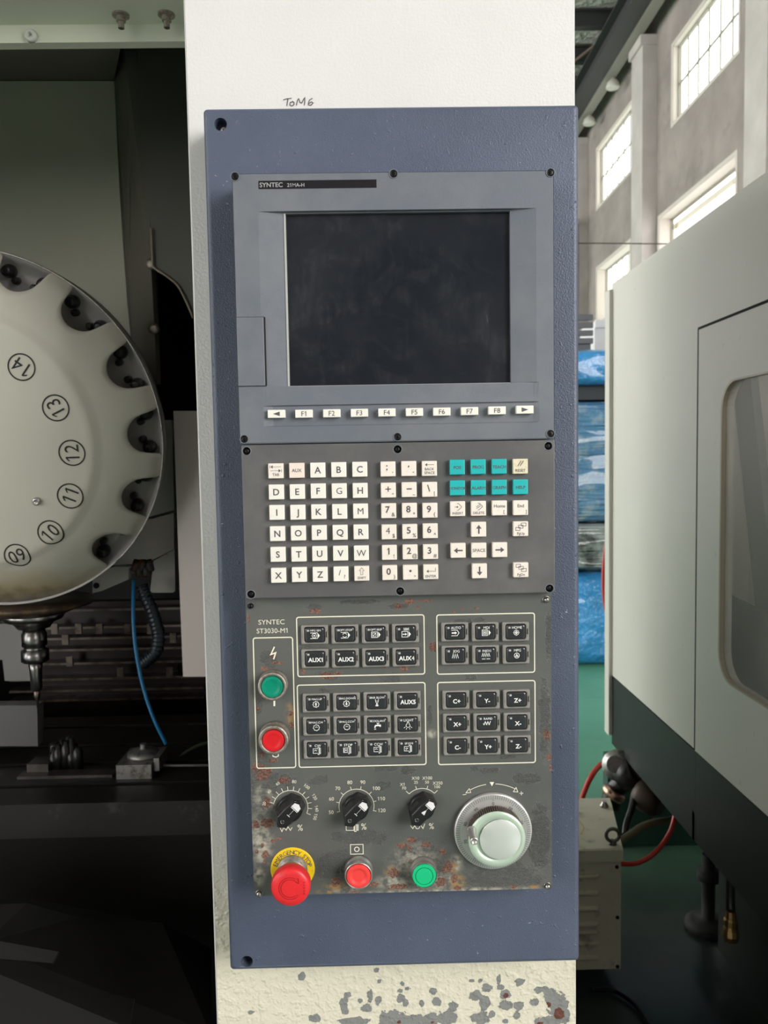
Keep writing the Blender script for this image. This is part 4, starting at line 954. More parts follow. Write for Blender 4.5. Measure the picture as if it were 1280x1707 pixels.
g = MB()
g.box((1.2, 6.7, 0), (1.86, 7.12, P(990, 573, 6.7).z))
for i in range(4): zz = P(980, 530+13*i, 6.7).z; g.box((1.18, 6.66, zz-.022), (1.87, 6.7, zz+.022))
tag(g.build('grey_machine', mat('grey_machine_paint', (.10, .105, .115), .5), origin=V(1.7, 6.7, 0)), 'dark grey ribbed machine top showing behind the blue bundles', 'machine')
g = MB(); p = P(991, 580, 7.2); q = P(1032, 535, 7.2); g.box((p.x, 7.2, 0), (q.x+.3, 7.7, q.z)); g.box((p.x+.0, 7.17, q.z-.06), (q.x+.3, 7.2, q.z+.01))
tag(g.build('white_cabinet', mat('white_cabinet_paint', (.74, .75, .78), .5), origin=V(p.x+.2, 7.2, 0)), 'white cabinet behind the blue bundles beneath the far window', 'cabinet')

# ================================================================ right hand machine
XM = .83
cr = mat('machine_cream', (.80, .79, .71), .36, bump=(420, .0004), var=(1.2, .06), dirt=(30, (.42, .40, .33), .66, .8))
dk = mat('machine_charcoal', (.012, .018, .016), .5, spec=.25, bump=(420, .0003), var=(2, .15))
blk = mat('oily_black', (.008, .008, .008), .5)
A = lambda a, b, X=XM: PX(a, b, X)
d_far = A(1020, 1000).y; d_near = .42
ztop = A(1040, 459).z; zmid = A(1100, 1197).z; zlow = A(1100, 1334).z
t = thing('machining_centre', 'cream and charcoal machining centre with a large window, across the aisle', 'machine', V(XM+.7, 1.7, 0))
# side sheet with the door opening: sheet between far edge and the frame near side
yf = d_far; yd = A(1163, 900).y                        # door seam
zd = A(1172, 548).z
g = MB(); XB = XM+1.3
def sheet(y0, y1, z0, z1, x0=XM, th=.012): g.box((x0, y0, z0), (x0+th, y1, z1))
sheet(yd+.004, yf, zmid, ztop-.0); sheet(d_near, yd+.004, zd+.006, ztop)
g.box((XM+.012, d_near, ztop-.02), (XM+.09, yf, ztop)); g.box((XM+.012, yf-.02, .55), (XB, yf, ztop)); g.box((XB-.02, d_near, .55), (XB, yf, ztop)); g.box((XM+.012, d_near, zmid), (XB, d_near+.02, ztop))
g.build('side_panel', cr, t)
g = MB(); g.box((XM-.012, yf-.004, zlow+.03), (XM+.03, yf+.045, ztop-.02)); g.build('corner_flange', cr, t)
g = MB(); sheet(yd+.003, yf, zlow, zmid-.004); g.build('lower_panel', dk, t)
g = MB(); sheet(d_near, yd-.003, zlow+.06, zmid-.004, XM-.002); g.box((XM, d_near, zlow), (XM+.012, yd+.02, zlow+.075)); lab(g.build('lower_door_panel', dk, t), 'charcoal lower door panel')
# sliding door with window opening
dx_ = XM-.004
wy1 = A(1203, 880).y; wz1 = A(1229, 631).z; wz0 = A(1212, 1137).z; wy0 = .75
dy1 = yd-.004; dz_1 = zd; dz_0 = zmid
g = MB(); r_ = .07; n_q = 8; th = .03
hole = []
for cy, cz, a0 in ((wy1-r_, wz1-r_, 0), (wy0+r_, wz1-r_, 90), (wy0+r_, wz0+r_, 180), (wy1-r_, wz0+r_, 270)):
    for k in range(n_q+1): a = math.radians(a0+90*k/n_q); hole.append((cy+r_*math.cos(a), cz+r_*math.sin(a)))
outer = []
for q, (cy, cz) in enumerate(((dy1, dz_1), (d_near, dz_1), (d_near, dz_0), (dy1, dz_0))): outer += [(cy, cz)]*(n_q+1)
g.loft([[V(dx_+th, y, z) for y, z in outer], [V(dx_, y, z) for y, z in outer], [V(dx_, y, z) for y, z in hole], [V(dx_+th, y, z) for y, z in hole]], cap0=False, cap1=False)
door = lab(g.build('sliding_door', cr, t), 'cream sliding door with a rounded window')
g = MB(); g.box((XM-.0045, dy1, dz_0), (XM+.004, yd+.002, dz_1+.004)); g.box((XM-.0045, d_near, dz_1), (XM+.004, yd, dz_1+.0065)); g.box((XM-.0005, yd-.004, zlow), (XM+.004, yd+.003, zmid)); g.build('door_seam', M['hole'], t)
rubber = mat('clear_rubber_seal', (.50, .44, .33), .35)
g = MB(); hs = [V(dx_-.002, y, z) for y, z in hole]; hi = []
for k, (y, z) in enumerate(hole):
    cy, cz = (wy0+wy1)/2, (wz0+wz1)/2; v = V(0, cy-y, cz-z).normalized()*.007; hi.append(V(dx_-.002, y+v.y, z+v.z))
g.loft([hs, hi, [p+V(.012, 0, 0) for p in hi]], cap0=False, cap1=False); x = g.build('window_seal', rubber, t); x.parent = door
pcg = bpy.data.materials.new('scratched_polycarbonate'); pcg.use_nodes = True; n = NT(pcg)
n.b.inputs['Base Color'].default_value = (.74, .72, .69, 1); n.b.inputs['Roughness'].default_value = .3; n.b.inputs['Alpha'].default_value = .45
n.l(n.ramp(n.noise(3, 5, .6), .3, .8, .14, .30), n.b.inputs['Alpha'])
g = MB(); g.loft([[V(dx_+.008, y, z) for y, z in hole], [V(dx_+.012, y, z) for y, z in hole]]); x = lab(g.build('window_pane', pcg, t), 'hazy polycarbonate window'); x.parent = door
# inside: pale lining, dark tray, slanting strut
inn = mat('interior_lining', (.78, .76, .72), .5); dkin = mat('interior_dark', (.07, .068, .06), .6)
g = MB(); g.box((XM+.45, .5, zmid), (XM+.47, yf-.05, ztop-.05)); g.box((XM+.04, yf-.06, zmid), (XM+.45, yf-.04, ztop-.05)); g.build('inner_lining', inn, t)
pA_, pB_ = PX(1228, 1005, XM+.06), PX(1290, 1052, XM+.06)
g = MB(); g.slab([V(XM+.05, pA_.y+.05, pA_.z+.01), V(XM+.05, .5, pB_.z-.0), V(XM+.05, .5, zmid), V(XM+.05, pA_.y+.05, zmid)], (.02, 0, 0)); g.box((XM+.07, .5, zmid), (XM+.44, yf-.07, zmid+.12)); g.build('inner_tray', dkin, t)
p1, p2 = PX(1228, 640, XM+.12), PX(1284, 1100, XM+.12)
g = MB(); w_ = .05; g.slab([V(XM+.12, p1.y-w_, p1.z+.1), V(XM+.12, p1.y+w_, p1.z+.1), V(XM+.12, p2.y+w_, p2.z), V(XM+.12, p2.y-w_, p2.z)], (.02, 0, 0)); g.build('slanting_strut', mat('grey_strut', (.24, .245, .24), .5), t)
# machine base and feet under the enclosure
g = MB(); g.box((XM+.14, d_near, .08), (XB-.1, yf-.55, .62)); g.box((XM+.3, yf-.56, .2), (XB-.1, yf-.2, .62)); g.box((XM+.012, d_near, zlow), (XB, yf-.02, zlow+.02)); g.build('base_casting', mat('base_green_black', (.008, .013, .012), .5), t)
for yy in (2.4,):
    g = MB(); c = V(XM+.21, yy, 0); g.lathe(c, [(.07, 0), (.07, .02), (.05, .03), (.02, .035), (.02, .16), (.035, .16), (.035, .19), (.02, .19), (.02, .24)], ax=(0, 0, 1), n=16); g.build('levelling_foot', M['hole'] if yy > 2 else M['screw_black'], t)
brass = mat('brass', (.45, .30, .12), .35, .9)
# hose coupling under the machine
p = P(1218, 1530, 1.97); ph = P(1217, 1490, 1.98)
g = MB(); g.tube([ph+V(0, 0, .12), ph, p+V(0, 0, .02)], .012, 8)
hc = g.build('drain_hose', mat('black_rubber', (.012, .012, .012), .45), origin=p); tag(hc, 'short black hose with brass coupling hanging under the cream machine', 'hose')
g = MB(); g.lathe(p, [(.013, .02), (.014, .0), (.018, -.005), (.018, -.02), (.014, -.022), (.02, -.03), (.022, -.045), (.018, -.06)], ax=(0, 0, 1), n=12, smooth=False); x = g.build('coupling', brass, hc)
# ================================================================ hoses, pipework behind
redh = mat('red_hose', (.66, .045, .03), .35)
def hose(name, label, pts, r_, m_, n=8):
    g = MB(); g.tube(pts, r_, n); return tag(g.build(name, m_, origin=pts[0]), label, 'hose')
hose('air_hose', 'red air hose bowing out behind the cream machine edge', [V(XM+.01, d_far+.052, P(1030, 830, 2.8).z), P(1017, 875, d_far+.07), P(1009, 930, d_far+.09), P(1007, 975, d_far+.09), P(1011, 1015, d_far+.08), P(1019, 1045, d_far+.07), V(XM+.01, d_far+.052, P(1030, 1075, 2.8).z)], .0105, redh)
hose('air_hose', 'red air hose curving over the green floor behind the transformer', [P(1045, 1250, 2.85), P(1025, 1261, 2.85), P(1000, 1276, 2.8), P(984, 1297, 2.75), P(972, 1325, 2.75), P(964, 1352, 2.75)], .0095, redh)
hose('air_hose', 'red air hose looping from the transformer under the cream machine', [P(1020, 1436, 2.3), P(1036, 1440, 2.3), P(1060, 1439, 2.3), P(1085, 1427, 2.3), P(1106, 1405, 2.3), P(1120, 1380, 2.3), P(1126, 1355, 2.32)], .0075, redh)
hose('drain_hose', 'thick olive hose from the transformer eye bolt to the machine base', [P(1030, 1404, 2.36), P(1045, 1395, 2.36), P(1070, 1378, 2.38), P(1095, 1370, 2.4), P(1120, 1366, 2.42)], .0115, mat('olive_hose', (.17, .17, .10), .5))
hose('power_cable', 'thin dark cable lying on the floor below the transformer', [P(985, 1650, 2.1), PZ(1020, 1651, .01), PZ(1050, 1668, .01), PZ(1070, 1690, .01), PZ(1082, 1712, .01)], .006, M['screw_black'])
t2 = thing('valve_pipework', 'black elbow valve pipework between transformer and cream machine', 'pipework', P(1040, 1300, 2.6))
bl = mat('black_fitting', (.012, .012, .012), .35); g = MB()
g.tube([P(1016, 1345, 2.62), P(1022, 1322, 2.62), P(1036, 1306, 2.6), P(1052, 1288, 2.58)], .032, 12); g.tube([P(1052, 1288, 2.58), P(1072, 1318, 2.55), P(1084, 1338, 2.52), P(1098, 1350, 2.5)], .034, 12)
g.lathe(P(1046, 1292, 2.56), [(.04, -.03), (.045, 0), (.045, .03), (.03, .04)], ax=(.5, -.4, .5), n=14); g.build('elbow', bl, t2)
g = MB(); g.lathe(P(1032, 1277, 2.6), [(.03, -.02), (.052, 0), (.052, .025), (.03, .03), (.028, .05)], ax=(-.5, -.7, .4), n=18); lab(g.build('flange', M['steel'], t2), 'silver flange')
g = MB(); g.lathe(P(1021, 1325, 2.6), [(.034, -.01), (.04, 0), (.04, .014), (.034, .02)], ax=(.4, 0, .6), n=16); g.build('clamp', mat('copper_clamp', (.6, .4, .3), .3, .9), t2)
g = MB(); g.lathe(P(1072, 1325, 2.5), [(.045, -.02), (.05, 0), (.05, .05), (.03, .07)], ax=(.5, -.6, -.2), n=14); g.build('valve_body', mat('brown_valve', (.07, .05, .035), .5, .3), t2)
g = MB(); g.tube([P(1058, 1325, 2.5), P(1052, 1350, 2.45), P(1044, 1375, 2.42), P(1042, 1392, 2.4)], .011, 8); g.build('thin_branch', bl, t2)
g = MB(); a_ = P(1013, 1300, 2.93); g.box((a_.x, 2.93, 0), (a_.x+.6, 2.99, P(1013, 1262, 2.93).z)); tag(g.build('green_tank', mat('dark_green_tank', (.03, .085, .07), .5), origin=V(a_.x+.3, 2.8, 0)), 'dark green tank standing behind the black valve pipework', 'tank')

# ================================================================ transformer box
trm = mat('transformer_paint', (.74, .71, .56), .5, var=(9, .08), dirt=(16, (.17, .15, .11), .56, .8), bump=(60, .0006))
tz = .402; fr = PZ(1035, 1413, tz); fl = V(fr.x-.42, fr.y-.0, tz); bk = PZ(1014, 1329, tz)
tb = thing('transformer_box', 'dirty beige louvred transformer box on the green floor with an eye bolt on its lid', 'electrical box', V(fr.x-.2, fr.y+.12, 0))
g = MB(); y0 = fr.y+.006; x1 = fr.x+.002
zb_ = P(1035, 1617, fr.y).z; g.box((fl.x, y0, zb_), (x1, y0+.27, tz-.035)); g.build('body', trm, tb)
g = MB(); xo = bk.x-fr.x
lo = [V(fl.x-.006, fr.y-.006, 0), V(fr.x+.004, fr.y-.006, 0), V(bk.x+.004, bk.y, 0), V(fl.x-.006, bk.y, 0)]
g.loft([[p+V(0, 0, tz-.036) for p in lo], [p+V(0, 0, tz-.004) for p in lo], [p+V(0, .004 if i < 2 else -.004, tz) for i, p in enumerate(lo)]])
g.build('lid', trm, tb)
for b in (1460, 1488, 1514, 1540, 1553, 1572, 1596):
    g = MB(); p = P(1000, b, y0); s_ = .0045; L_ = []
    for k in range(7):
        a = k/6*PI; L_.append((-.011*math.sin(a) if True else 0, math.cos(a)*.007))
    g.loft([[V(x, y0+dy*.8, p.z+dz) for dy, dz in L_] for x in (p.x-.16, p.x-.01)]+[[V(p.x, y0, p.z+dz*.3) for dy, dz in L_]]); g.build('louvre', trm, tb)
for a, b in ((1028, 1445), (1029, 1529), (1029, 1611)):
    g = MB(); p = P(a, b, y0); g.lathe(p, [(.0055, 0), (.005, .003), (.0002, .004)], n=12); g.build('screw', M['screw_black'], tb)
g = MB(); c = P(1021, 1392, fr.y+.02); rr = .0185
g.tube([c+V(rr*math.cos(a*PI/8), 0, rr*math.sin(a*PI/8)) for a in range(17)], .0052, 8, sub=1); g.lathe(V(c.x, c.y, tz), [(.011, 0), (.011, .004), (.006, .006), (.006, .014)], ax=(0, 0, 1), n=14)
g.build('eye_bolt', mat('grey_iron', (.16, .15, .14), .45, .6), tb)
g = MB(); c = PZ(1007, 1345, tz); g.lathe(c, [(.013, 0), (.013, .006), (.008, .012), (.008, .018)], ax=(0, 0, 1), n=12); g.build('lid_bolt', M['steel'], tb)
g = MB(); f = lambda u, v: tuple(PZ(u, v, tz+.0006)); pts = [PZ(a, b, tz+.0006) for a, b in ((962, 1365), (968, 1371), (974, 1380), (968, 1391))]
g.stroke([(p.x, p.y) for p in pts], .0035, lambda x, y: (x, y, tz+.0006)); g.build('warning_mark', mat('warning_gold', (.62, .48, .18), .5), tb)

# ================================================================ left hand machine: enclosure around the work space
inG = mat('enclosure_grey_green', (.70, .70, .56), .5, var=(2.5, .08), dirt=(22, (.22, .22, .18), .68, .8))
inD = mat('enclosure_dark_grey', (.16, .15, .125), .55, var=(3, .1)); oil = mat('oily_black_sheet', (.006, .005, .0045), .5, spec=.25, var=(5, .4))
mint = mat('mint_white_paint', (.70, .73, .60), .45, dirt=(40, (.34, .30, .2), .68, .76))
e = thing('machine_enclosure', 'open grey green machine enclosure to the left of the pillar, dark oily inside', 'machine', V(-.9, 1.5, 0))
LX = -1.9; RXX = .20
def poly(pts, off): g = MB(); g.slab([P(*q) if isinstance(q, tuple) else q for q in pts], off); return g
# header: underside, lip
zu = P(150, 52, 1.0).z
g = MB(); g.box((LX, .83, zu), (pl-.001, 1.0, zu+.02)); g.box((LX, .985, zu-.0205), (pl-.001, 1.0, zu)); g.box((LX, .83, zu+.02), (pl, .85, 2.35))
hd = lab(g.build('door_header', mint, e), 'mint white door header with threaded studs')
for a, b in ((202, 45), (278, 45)):
    p = P(a, b-2, .965); g = MB(); o = V(p.x, .965, zu)
    g.lathe(o, [(.0098, -.0), (.0098, -.002), (.0055, -.0025), (.0055, -.008), (.0035, -.0085), (.0035, -.0155), (.0018, -.0155), (.0016, -.012)], ax=(0, 0, 1), n=20, smooth=False); x = g.build('stud', M['worn_collar'], e); x.parent = hd
p = P(53, 62, .985); g = MB(); g.lathe(V(p.x, .985, p.z), [(.0072, 0), (.0072, .005), (.0060, .007), (.0030, .007), (.0028, .002)], n=24); x = lab(g.build('grommet', mat('white_nylon', (.62, .64, .58), .4), e), 'white nylon grommet'); x.parent = hd
# shell
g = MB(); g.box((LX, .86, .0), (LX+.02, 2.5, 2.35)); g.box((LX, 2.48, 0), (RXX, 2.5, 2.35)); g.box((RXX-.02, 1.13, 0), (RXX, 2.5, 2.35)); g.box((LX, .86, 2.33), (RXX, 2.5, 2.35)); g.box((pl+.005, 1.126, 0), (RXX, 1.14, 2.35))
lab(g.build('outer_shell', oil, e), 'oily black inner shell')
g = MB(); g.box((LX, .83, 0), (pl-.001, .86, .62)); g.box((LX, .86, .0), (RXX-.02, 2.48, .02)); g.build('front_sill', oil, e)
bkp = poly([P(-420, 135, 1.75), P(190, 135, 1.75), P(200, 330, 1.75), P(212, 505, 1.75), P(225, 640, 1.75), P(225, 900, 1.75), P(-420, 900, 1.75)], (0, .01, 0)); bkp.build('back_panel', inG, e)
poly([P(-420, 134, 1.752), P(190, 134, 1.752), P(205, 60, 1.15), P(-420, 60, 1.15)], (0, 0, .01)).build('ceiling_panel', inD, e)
poly([P(190, 134, 1.751), P(212, 505, 1.751), P(226, 640, 1.751), P(262, 640, 1.52), P(251, 430, 1.5), P(240, 130, 1.45), P(228, 60, 1.35), P(205, 60, 1.16)][:1]+[P(212, 505, 1.751), P(226, 640, 1.751), P(262, 640, 1.52), P(251, 430, 1.5), P(243, 60, 1.5), P(205, 60, 1.5)], (.004, .012, 0)).build('splayed_panel', mat('panel_brown_grey', (.17, .155, .13), .5), e)
poly([P(228, 60, 1.42), P(251, 380, 1.42), P(255, 445, 1.42), P(278, 460, 1.42), P(300, 480, 1.42), P(312, 505, 1.42), P(322, 530, 1.42), P(360, 560, 1.42), P(360, 60, 1.42)], (0, .01, 0)).build('guard_panel', mat('guard_dark', (.105, .102, .085), .55), e)
g = MB(); g.tube([P(252, 380, 1.415), P(254, 430, 1.415), P(257, 446, 1.415), P(280, 462, 1.415), P(300, 482, 1.415), P(322, 530, 1.415)], .0022, 6); g.build('guard_hem', mat('hem', (.30, .25, .18), .5), e)
for a, b in ((254, 442), (258, 549)):
    g = MB(); g.lathe(P(a, b, 1.44), [(.006, -.02), (.006, .004), (.010, .004), (.010, .010), (.004, .011)], n=10); g.build('bolt', M['worn_collar'], e)
# pale covers beside and under the magazine
pale = mat('pale_cover', (.70, .63, .59), .4, dirt=(26, (.40, .31, .23), .66, .78)); white = mat('white_cover', (.60, .58, .55), .4, dirt=(50, (.12, .10, .08), .66, .72))
g = poly([P(289, 685, 1.45), P(365, 685, 1.45), P(365, 1128, 1.45), P(305, 1128, 1.45), P(300, 1000, 1.45)], (0, .10, 0))
tag(g.build('column_cover', pale, origin=P(320, 1128, 1.45)), 'tall pale grey sheet cover hanging left of the cream pillar edge', 'machine cover')
mc = thing('magazine_bracket', 'white sheet bracket behind the lower right edge of the tool disc', 'bracket', P(240, 940, 1.62))
poly([P(215, 700, 1.6), P(287, 700, 1.6), P(290, 850, 1.6), P(225, 868, 1.6), P(200, 868, 1.6)], (0, .06, 0)).build('upper_plate', white, mc)
poly([P(242, 868, 1.6), P(290, 855, 1.6), P(290, 915, 1.6), P(243, 939, 1.6)], (0, .06, 0)).build('side_plate', pale, mc)
lab(poly([P(180, 868, 1.602), P(242, 868, 1.602), P(243, 939, 1.602), P(180, 943, 1.602)], (0, .05, 0)).build('lower_plate', mat('bright_plate', (.72, .70, .69), .4), mc), 'bright white lower plate')
poly([P(256, 935, 1.63), P(291, 915, 1.63), P(292, 985, 1.63), P(288, 988, 1.63), P(250, 988, 1.63)], (0, .03, 0)).build('smudged_plate', white, mc)
poly([P(154, 958, 1.58), P(190, 945, 1.58), P(214, 945, 1.58), P(214, 966, 1.58), P(170, 985, 1.58), P(154, 989, 1.58)], (0, .02, 0)).build('small_bracket', white, mc)
g = MB(); g.lathe(P(161, 976, 1.578), [(.006, 0), (.006, .003)], n=10); g.build('bolt', M['hole'], mc)
poly([P(-60, 1035, 1.7), P(4, 1035, 1.7), P(7, 1136, 1.7), P(52, 1136, 1.7), P(52, 1035, 1.7)][::-1], (0, .03, 0))
g = poly([P(-90, 1040, 1.65), P(52, 1040, 1.65), P(54, 1135, 1.65), P(8, 1135, 1.65), P(4, 1100, 1.65), P(-90, 1100, 1.65)], (0, .03, 0)); tag(g.build('sheet_guard', mat('grey_guard', (.40, .39, .38), .5), origin=P(0, 1135, 1.65)), 'pale grey sheet behind the spindle tool', 'machine cover')
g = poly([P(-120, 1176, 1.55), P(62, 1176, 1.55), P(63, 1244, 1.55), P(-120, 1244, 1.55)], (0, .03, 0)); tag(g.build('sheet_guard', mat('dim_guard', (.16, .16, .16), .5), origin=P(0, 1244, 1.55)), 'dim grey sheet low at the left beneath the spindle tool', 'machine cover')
# way cover: separate ribs
wc = thing('way_cover', 'brown black ribbed way cover behind the spindle', 'machine cover', P(200, 1180, 2.0))
brn = mat('oily_brown', (.014, .007, .005), .32, .3, var=(20, .4)); rib = mat('rib_steel', (.17, .14, .115), .35, .5, dirt=(30, (.05, .03, .02), .42, .65))
g = MB(); a = P(60, 1005, 2.03); b = P(345, 1185, 2.03); g.box((a.x, 2.03, b.z), (b.x, 2.06, a.z)); g.build('backing', brn, wc)
for b_ in (1017, 1046, 1064, 1083, 1107, 1133, 1152, 1168):
    g = MB(); a = P(70 if b_ < 1100 else 15, b_, 1.99); c = P(340, b_+4, 1.99)
    g.box((a.x, 1.99, a.z-.0055), (c.x, 2.03, a.z)); g.build('rib', rib, wc)
for k, (a_, b_) in enumerate(((90, 1040), (108, 1058), (130, 1040), (165, 1040), (212, 1040), (288, 1055), (250, 1040), (115, 1094), (282, 1112), (200, 1112))):
    g = MB(); p = P(a_, b_, 1.985); g.box((p.x-.008, 1.985, p.z-.026), (p.x+.008, 1.99, p.z)); g.build('post', rib, wc)
# spindle and tool
sp = thing('spindle', 'steel spindle nose with a flange above the tool holder, under the tool disc', 'spindle', P(55, 1040, 1.42))
c = P(56, 1040, 1.49); k_ = 1.49/F
def sl(prof, m_, nm, par, n=32):
    g = MB(); pr_ = [(r_*k_, (1040-b_)*k_) for r_, b_ in prof]; g.lathe(c, pr_, ax=(0, 0, 1), n=n); return g.build(nm, m_, par)
sl([(60, 996), (96, 1000), (96, 1008), (74, 1014), (60, 1020)], mat('oily_spindle_housing', (.07, .05, .035), .4, .4, dirt=(30, (.20, .12, .05), .5, .7)), 'housing', sp)
sl([(50, 1018), (50, 1026), (46, 1032), (34, 1036), (28, 1043), (26, 1046)], M['steel'], 'flange', sp)
th_ = thing('tool_holder', 'steel collet holder with a long thin tool pointing down at the table', 'tool holder', P(56, 1060, 1.42))
steel2 = mat('tool_steel', (.36, .35, .34), .28, 1)
sl([(18, 1046), (18, 1054), (20, 1056), (20, 1076), (17, 1078), (17, 1082), (22, 1084), (22, 1102), (19, 1104), (12, 1105)], steel2, 'collet_nut', th_)
sl([(12, 1104), (10, 1118), (9, 1150), (6, 1154)], steel2, 'shank', th_); sl([(5.5, 1150), (5, 1165), (2.5, 1170), (2, 1182), (.3, 1184)], mat('tool_tip_steel', (.25, .2, .17), .35, 1), 'cutter', th_)
# table, clamped parts
wt = thing('worktable', 'dark oily worktable with slots at the bottom of the work space', 'worktable', P(100, 1340, 1.35))
tzv = P(100, 1340, 1.33).z; tt = mat('oily_table', (.018, .016, .014), .42, .2, var=(8, .3), dirt=(14, (.09, .08, .07), .6, .8))
yy_ = [1.33, 1.40, 1.416, 1.50, 1.516, 1.60, 1.616, 1.72, 1.736, 1.80]
g = MB(); g.box((LX+.05, 1.33, tzv-.06), (RXX-.03, 1.80, tzv-.02))
for i in range(0, 10, 2): g.box((LX+.05, yy_[i], tzv-.02), (RXX-.03, yy_[i+1], tzv))
g.build('table_top', tt, wt)
g = MB(); g.box((LX+.3, 1.36, .3), (RXX-.1, 1.78, tzv-.06)); g.build('saddle', oil, wt)
vb = thing('clamp_block', 'square light steel probe block with round top, on the worktable', 'fixture', V(P(223, 1310, 1.45).x, 1.45, tzv))
stl3 = mat('dull_steel', (.34, .33, .31), .42, .8, dirt=(60, (.10, .08, .06), .5, .7))
a = P(193, 1276, 1.43); b = P(253, 1310, 1.43); g = MB(); g.box((a.x, 1.43, tzv), (b.x, 1.52, a.z)); g.build('block', stl3, vb)
g = MB(); g.box((b.x+.002, 1.44, tzv+.01), (b.x+.012, 1.50, a.z+.008)); g.build('end_plate', stl3, vb)
g = MB(); g.lathe(V((a.x+b.x)/2+.006, 1.475, a.z), [(.030, 0), (.030, .006), (.022, .012), (.010, .013), (.006, .016), (.006, .024)], ax=(0, 0, 1), n=24); g.build('round_cap', stl3, vb)
g = MB(); g.tube([P(256, 1276, 1.47), P(272, 1277, 1.47)], .006, 8); g.build('connector', stl3, vb)
g = MB(); a = P(28, 1295, 1.44); b = P(188, 1322, 1.44); g.box((a.x, 1.44, tzv), (b.x, 1.47, a.z)); g.box((a.x+.01, 1.46, tzv), (a.x+.05, 1.5, a.z+.015))
tag(g.build('clamping_bar', mat('worn_bar', (.11, .10, .09), .4, .7, var=(30, .4)), origin=V((a.x+b.x)/2, 1.45, tzv)), 'long low worn steel bar lying on the worktable', 'fixture')
g = MB()
for k in range(9): p = V(P(95, 1280, 1.5).x+.012*(k % 5)+.004*random.random(), 1.48+.01*(k//5), tzv); g.lathe(p, [(.010, 0), (.010, .03+.008*(k % 3)), (.006, .034+.008*(k % 3)), (.005, .045+.006*(k % 4))], ax=(0, 0, 1), n=8)
tag(g.build('clamp_cluster', mat('dark_fixture_steel', (.05, .05, .05), .3, .8), origin=V(P(120, 1290, 1.5).x, 1.5, tzv)), 'dark cluster of clamping parts behind the steel bar', 'fixture')
hose('coolant_hose', 'bright blue plastic hose hanging beside the spindle', [P(223, 968, 1.5), P(222, 1000, 1.48), P(223, 1050, 1.46), P(229, 1100, 1.45), P(240, 1150, 1.44), P(257, 1200, 1.43), P(277, 1240, 1.43)], .0036, mat('blue_hose', (.01, .16, .36), .35))
g = MB(); pts = [P(236, 975, 1.55), P(242, 992, 1.55), P(252, 1015, 1.55), P(260, 1040, 1.55), P(264, 1062, 1.55), P(260, 1085, 1.55), P(248, 1098, 1.55), P(236, 1108, 1.55)]
g.tube(pts, lambda u: .0125+.0012*math.sin(u*150), 10, sub=12); tag(g.build('segmented_hose', mat('blue_black_hose', (.012, .022, .03), .3), origin=pts[0]), 'thick blue black segmented coolant hose next to the blue hose', 'hose')
g = MB(); 
for k in range(5): g.lathe(P(226+6*k, 948+(k % 2)*8, 1.5), [(.006, -.018), (.008, -.01), (.008, .004), (.005, .006)], ax=(.1*(k-2), -.1, -1), n=10)
g.box(tuple(P(216, 956, 1.5)), tuple(P(254, 942, 1.54)))
hm = tag(g.build('hose_manifold', mat('dirty_orange_brown', (.16, .045, .012), .45, dirt=(60, (.02, .015, .012), .35, .5)), origin=P(235, 950, 1.5)), 'dirty orange brown hose manifold under the white bracket', 'manifold')
hose('green_tube', 'thin grey green tube curving behind the pillar to the clamp block', [P(360, 1236, 1.6), P(338, 1240, 1.58), P(316, 1250, 1.56), P(300, 1262, 1.54), P(290, 1275, 1.52)], .0035, mat('grey_green_tube', (.12, .15, .10), .5))
g = MB(); g.tube([P(272, 1276, 1.47), P(320, 1276, 1.47), P(370, 1275, 1.5)], .0025, 6); tag(g.build('probe_cable', mat('pale_cable', (.2, .19, .17), .5), origin=P(272, 1276, 1.47)), 'thin pale cable running right from the clamp block', 'cable')
# chip trays low in the dark
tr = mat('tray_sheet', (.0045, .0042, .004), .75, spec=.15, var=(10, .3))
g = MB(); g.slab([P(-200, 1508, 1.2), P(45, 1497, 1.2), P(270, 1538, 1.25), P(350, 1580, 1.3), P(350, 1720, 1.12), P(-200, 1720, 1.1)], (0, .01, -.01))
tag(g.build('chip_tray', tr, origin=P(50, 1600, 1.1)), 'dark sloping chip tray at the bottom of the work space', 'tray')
g = MB(); g.slab([P(-120, 1555, 1.08), P(0, 1570, 1.08), P(100, 1588, 1.08), P(90, 1607, 1.07), P(-120, 1590, 1.07)], (0, -.004, .004)); g.slab([P(-120, 1620, 1.04), P(0, 1625, 1.04), P(225, 1666, 1.06), P(217, 1715, 1.0), P(-120, 1715, 1.0)], (0, -.004, .004))
tag(g.build('tray_plate', mat('tray_plate', (.010, .009, .008), .7, spec=.2), origin=P(50, 1640, 1.04)), 'slightly lighter flat plates lying on the chip tray', 'plate')

# ================================================================ tool magazine
phi = math.radians(12); MC = P(-30, 727, 1.35)
NV = V(0, -math.cos(phi), -math.sin(phi)); UV = V(1, 0, 0); VV = V(0, -math.sin(phi), math.cos(phi))
def L3(u, v, h=0): return MC+UV*u+VV*v+NV*h
def Lp(r_, a, h=0): return L3(r_*math.cos(a), r_*math.sin(a), h)
RO, RN, RR_, NP_ = .301, .290, .036, 16
ph0 = math.radians(0.5)
tm = thing('tool_magazine', 'large round numbered tool magazine disc with scalloped rim, left of the pillar', 'tool magazine', MC)
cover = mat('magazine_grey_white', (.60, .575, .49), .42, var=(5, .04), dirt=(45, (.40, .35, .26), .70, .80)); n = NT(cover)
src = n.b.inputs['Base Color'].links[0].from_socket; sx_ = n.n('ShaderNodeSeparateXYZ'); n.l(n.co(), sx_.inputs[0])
st_ = n.math('ADD', sx_.outputs['Z'], n.math('MULTIPLY', n.math('SUBTRACT', n.noise(14, 4), .5), .09))
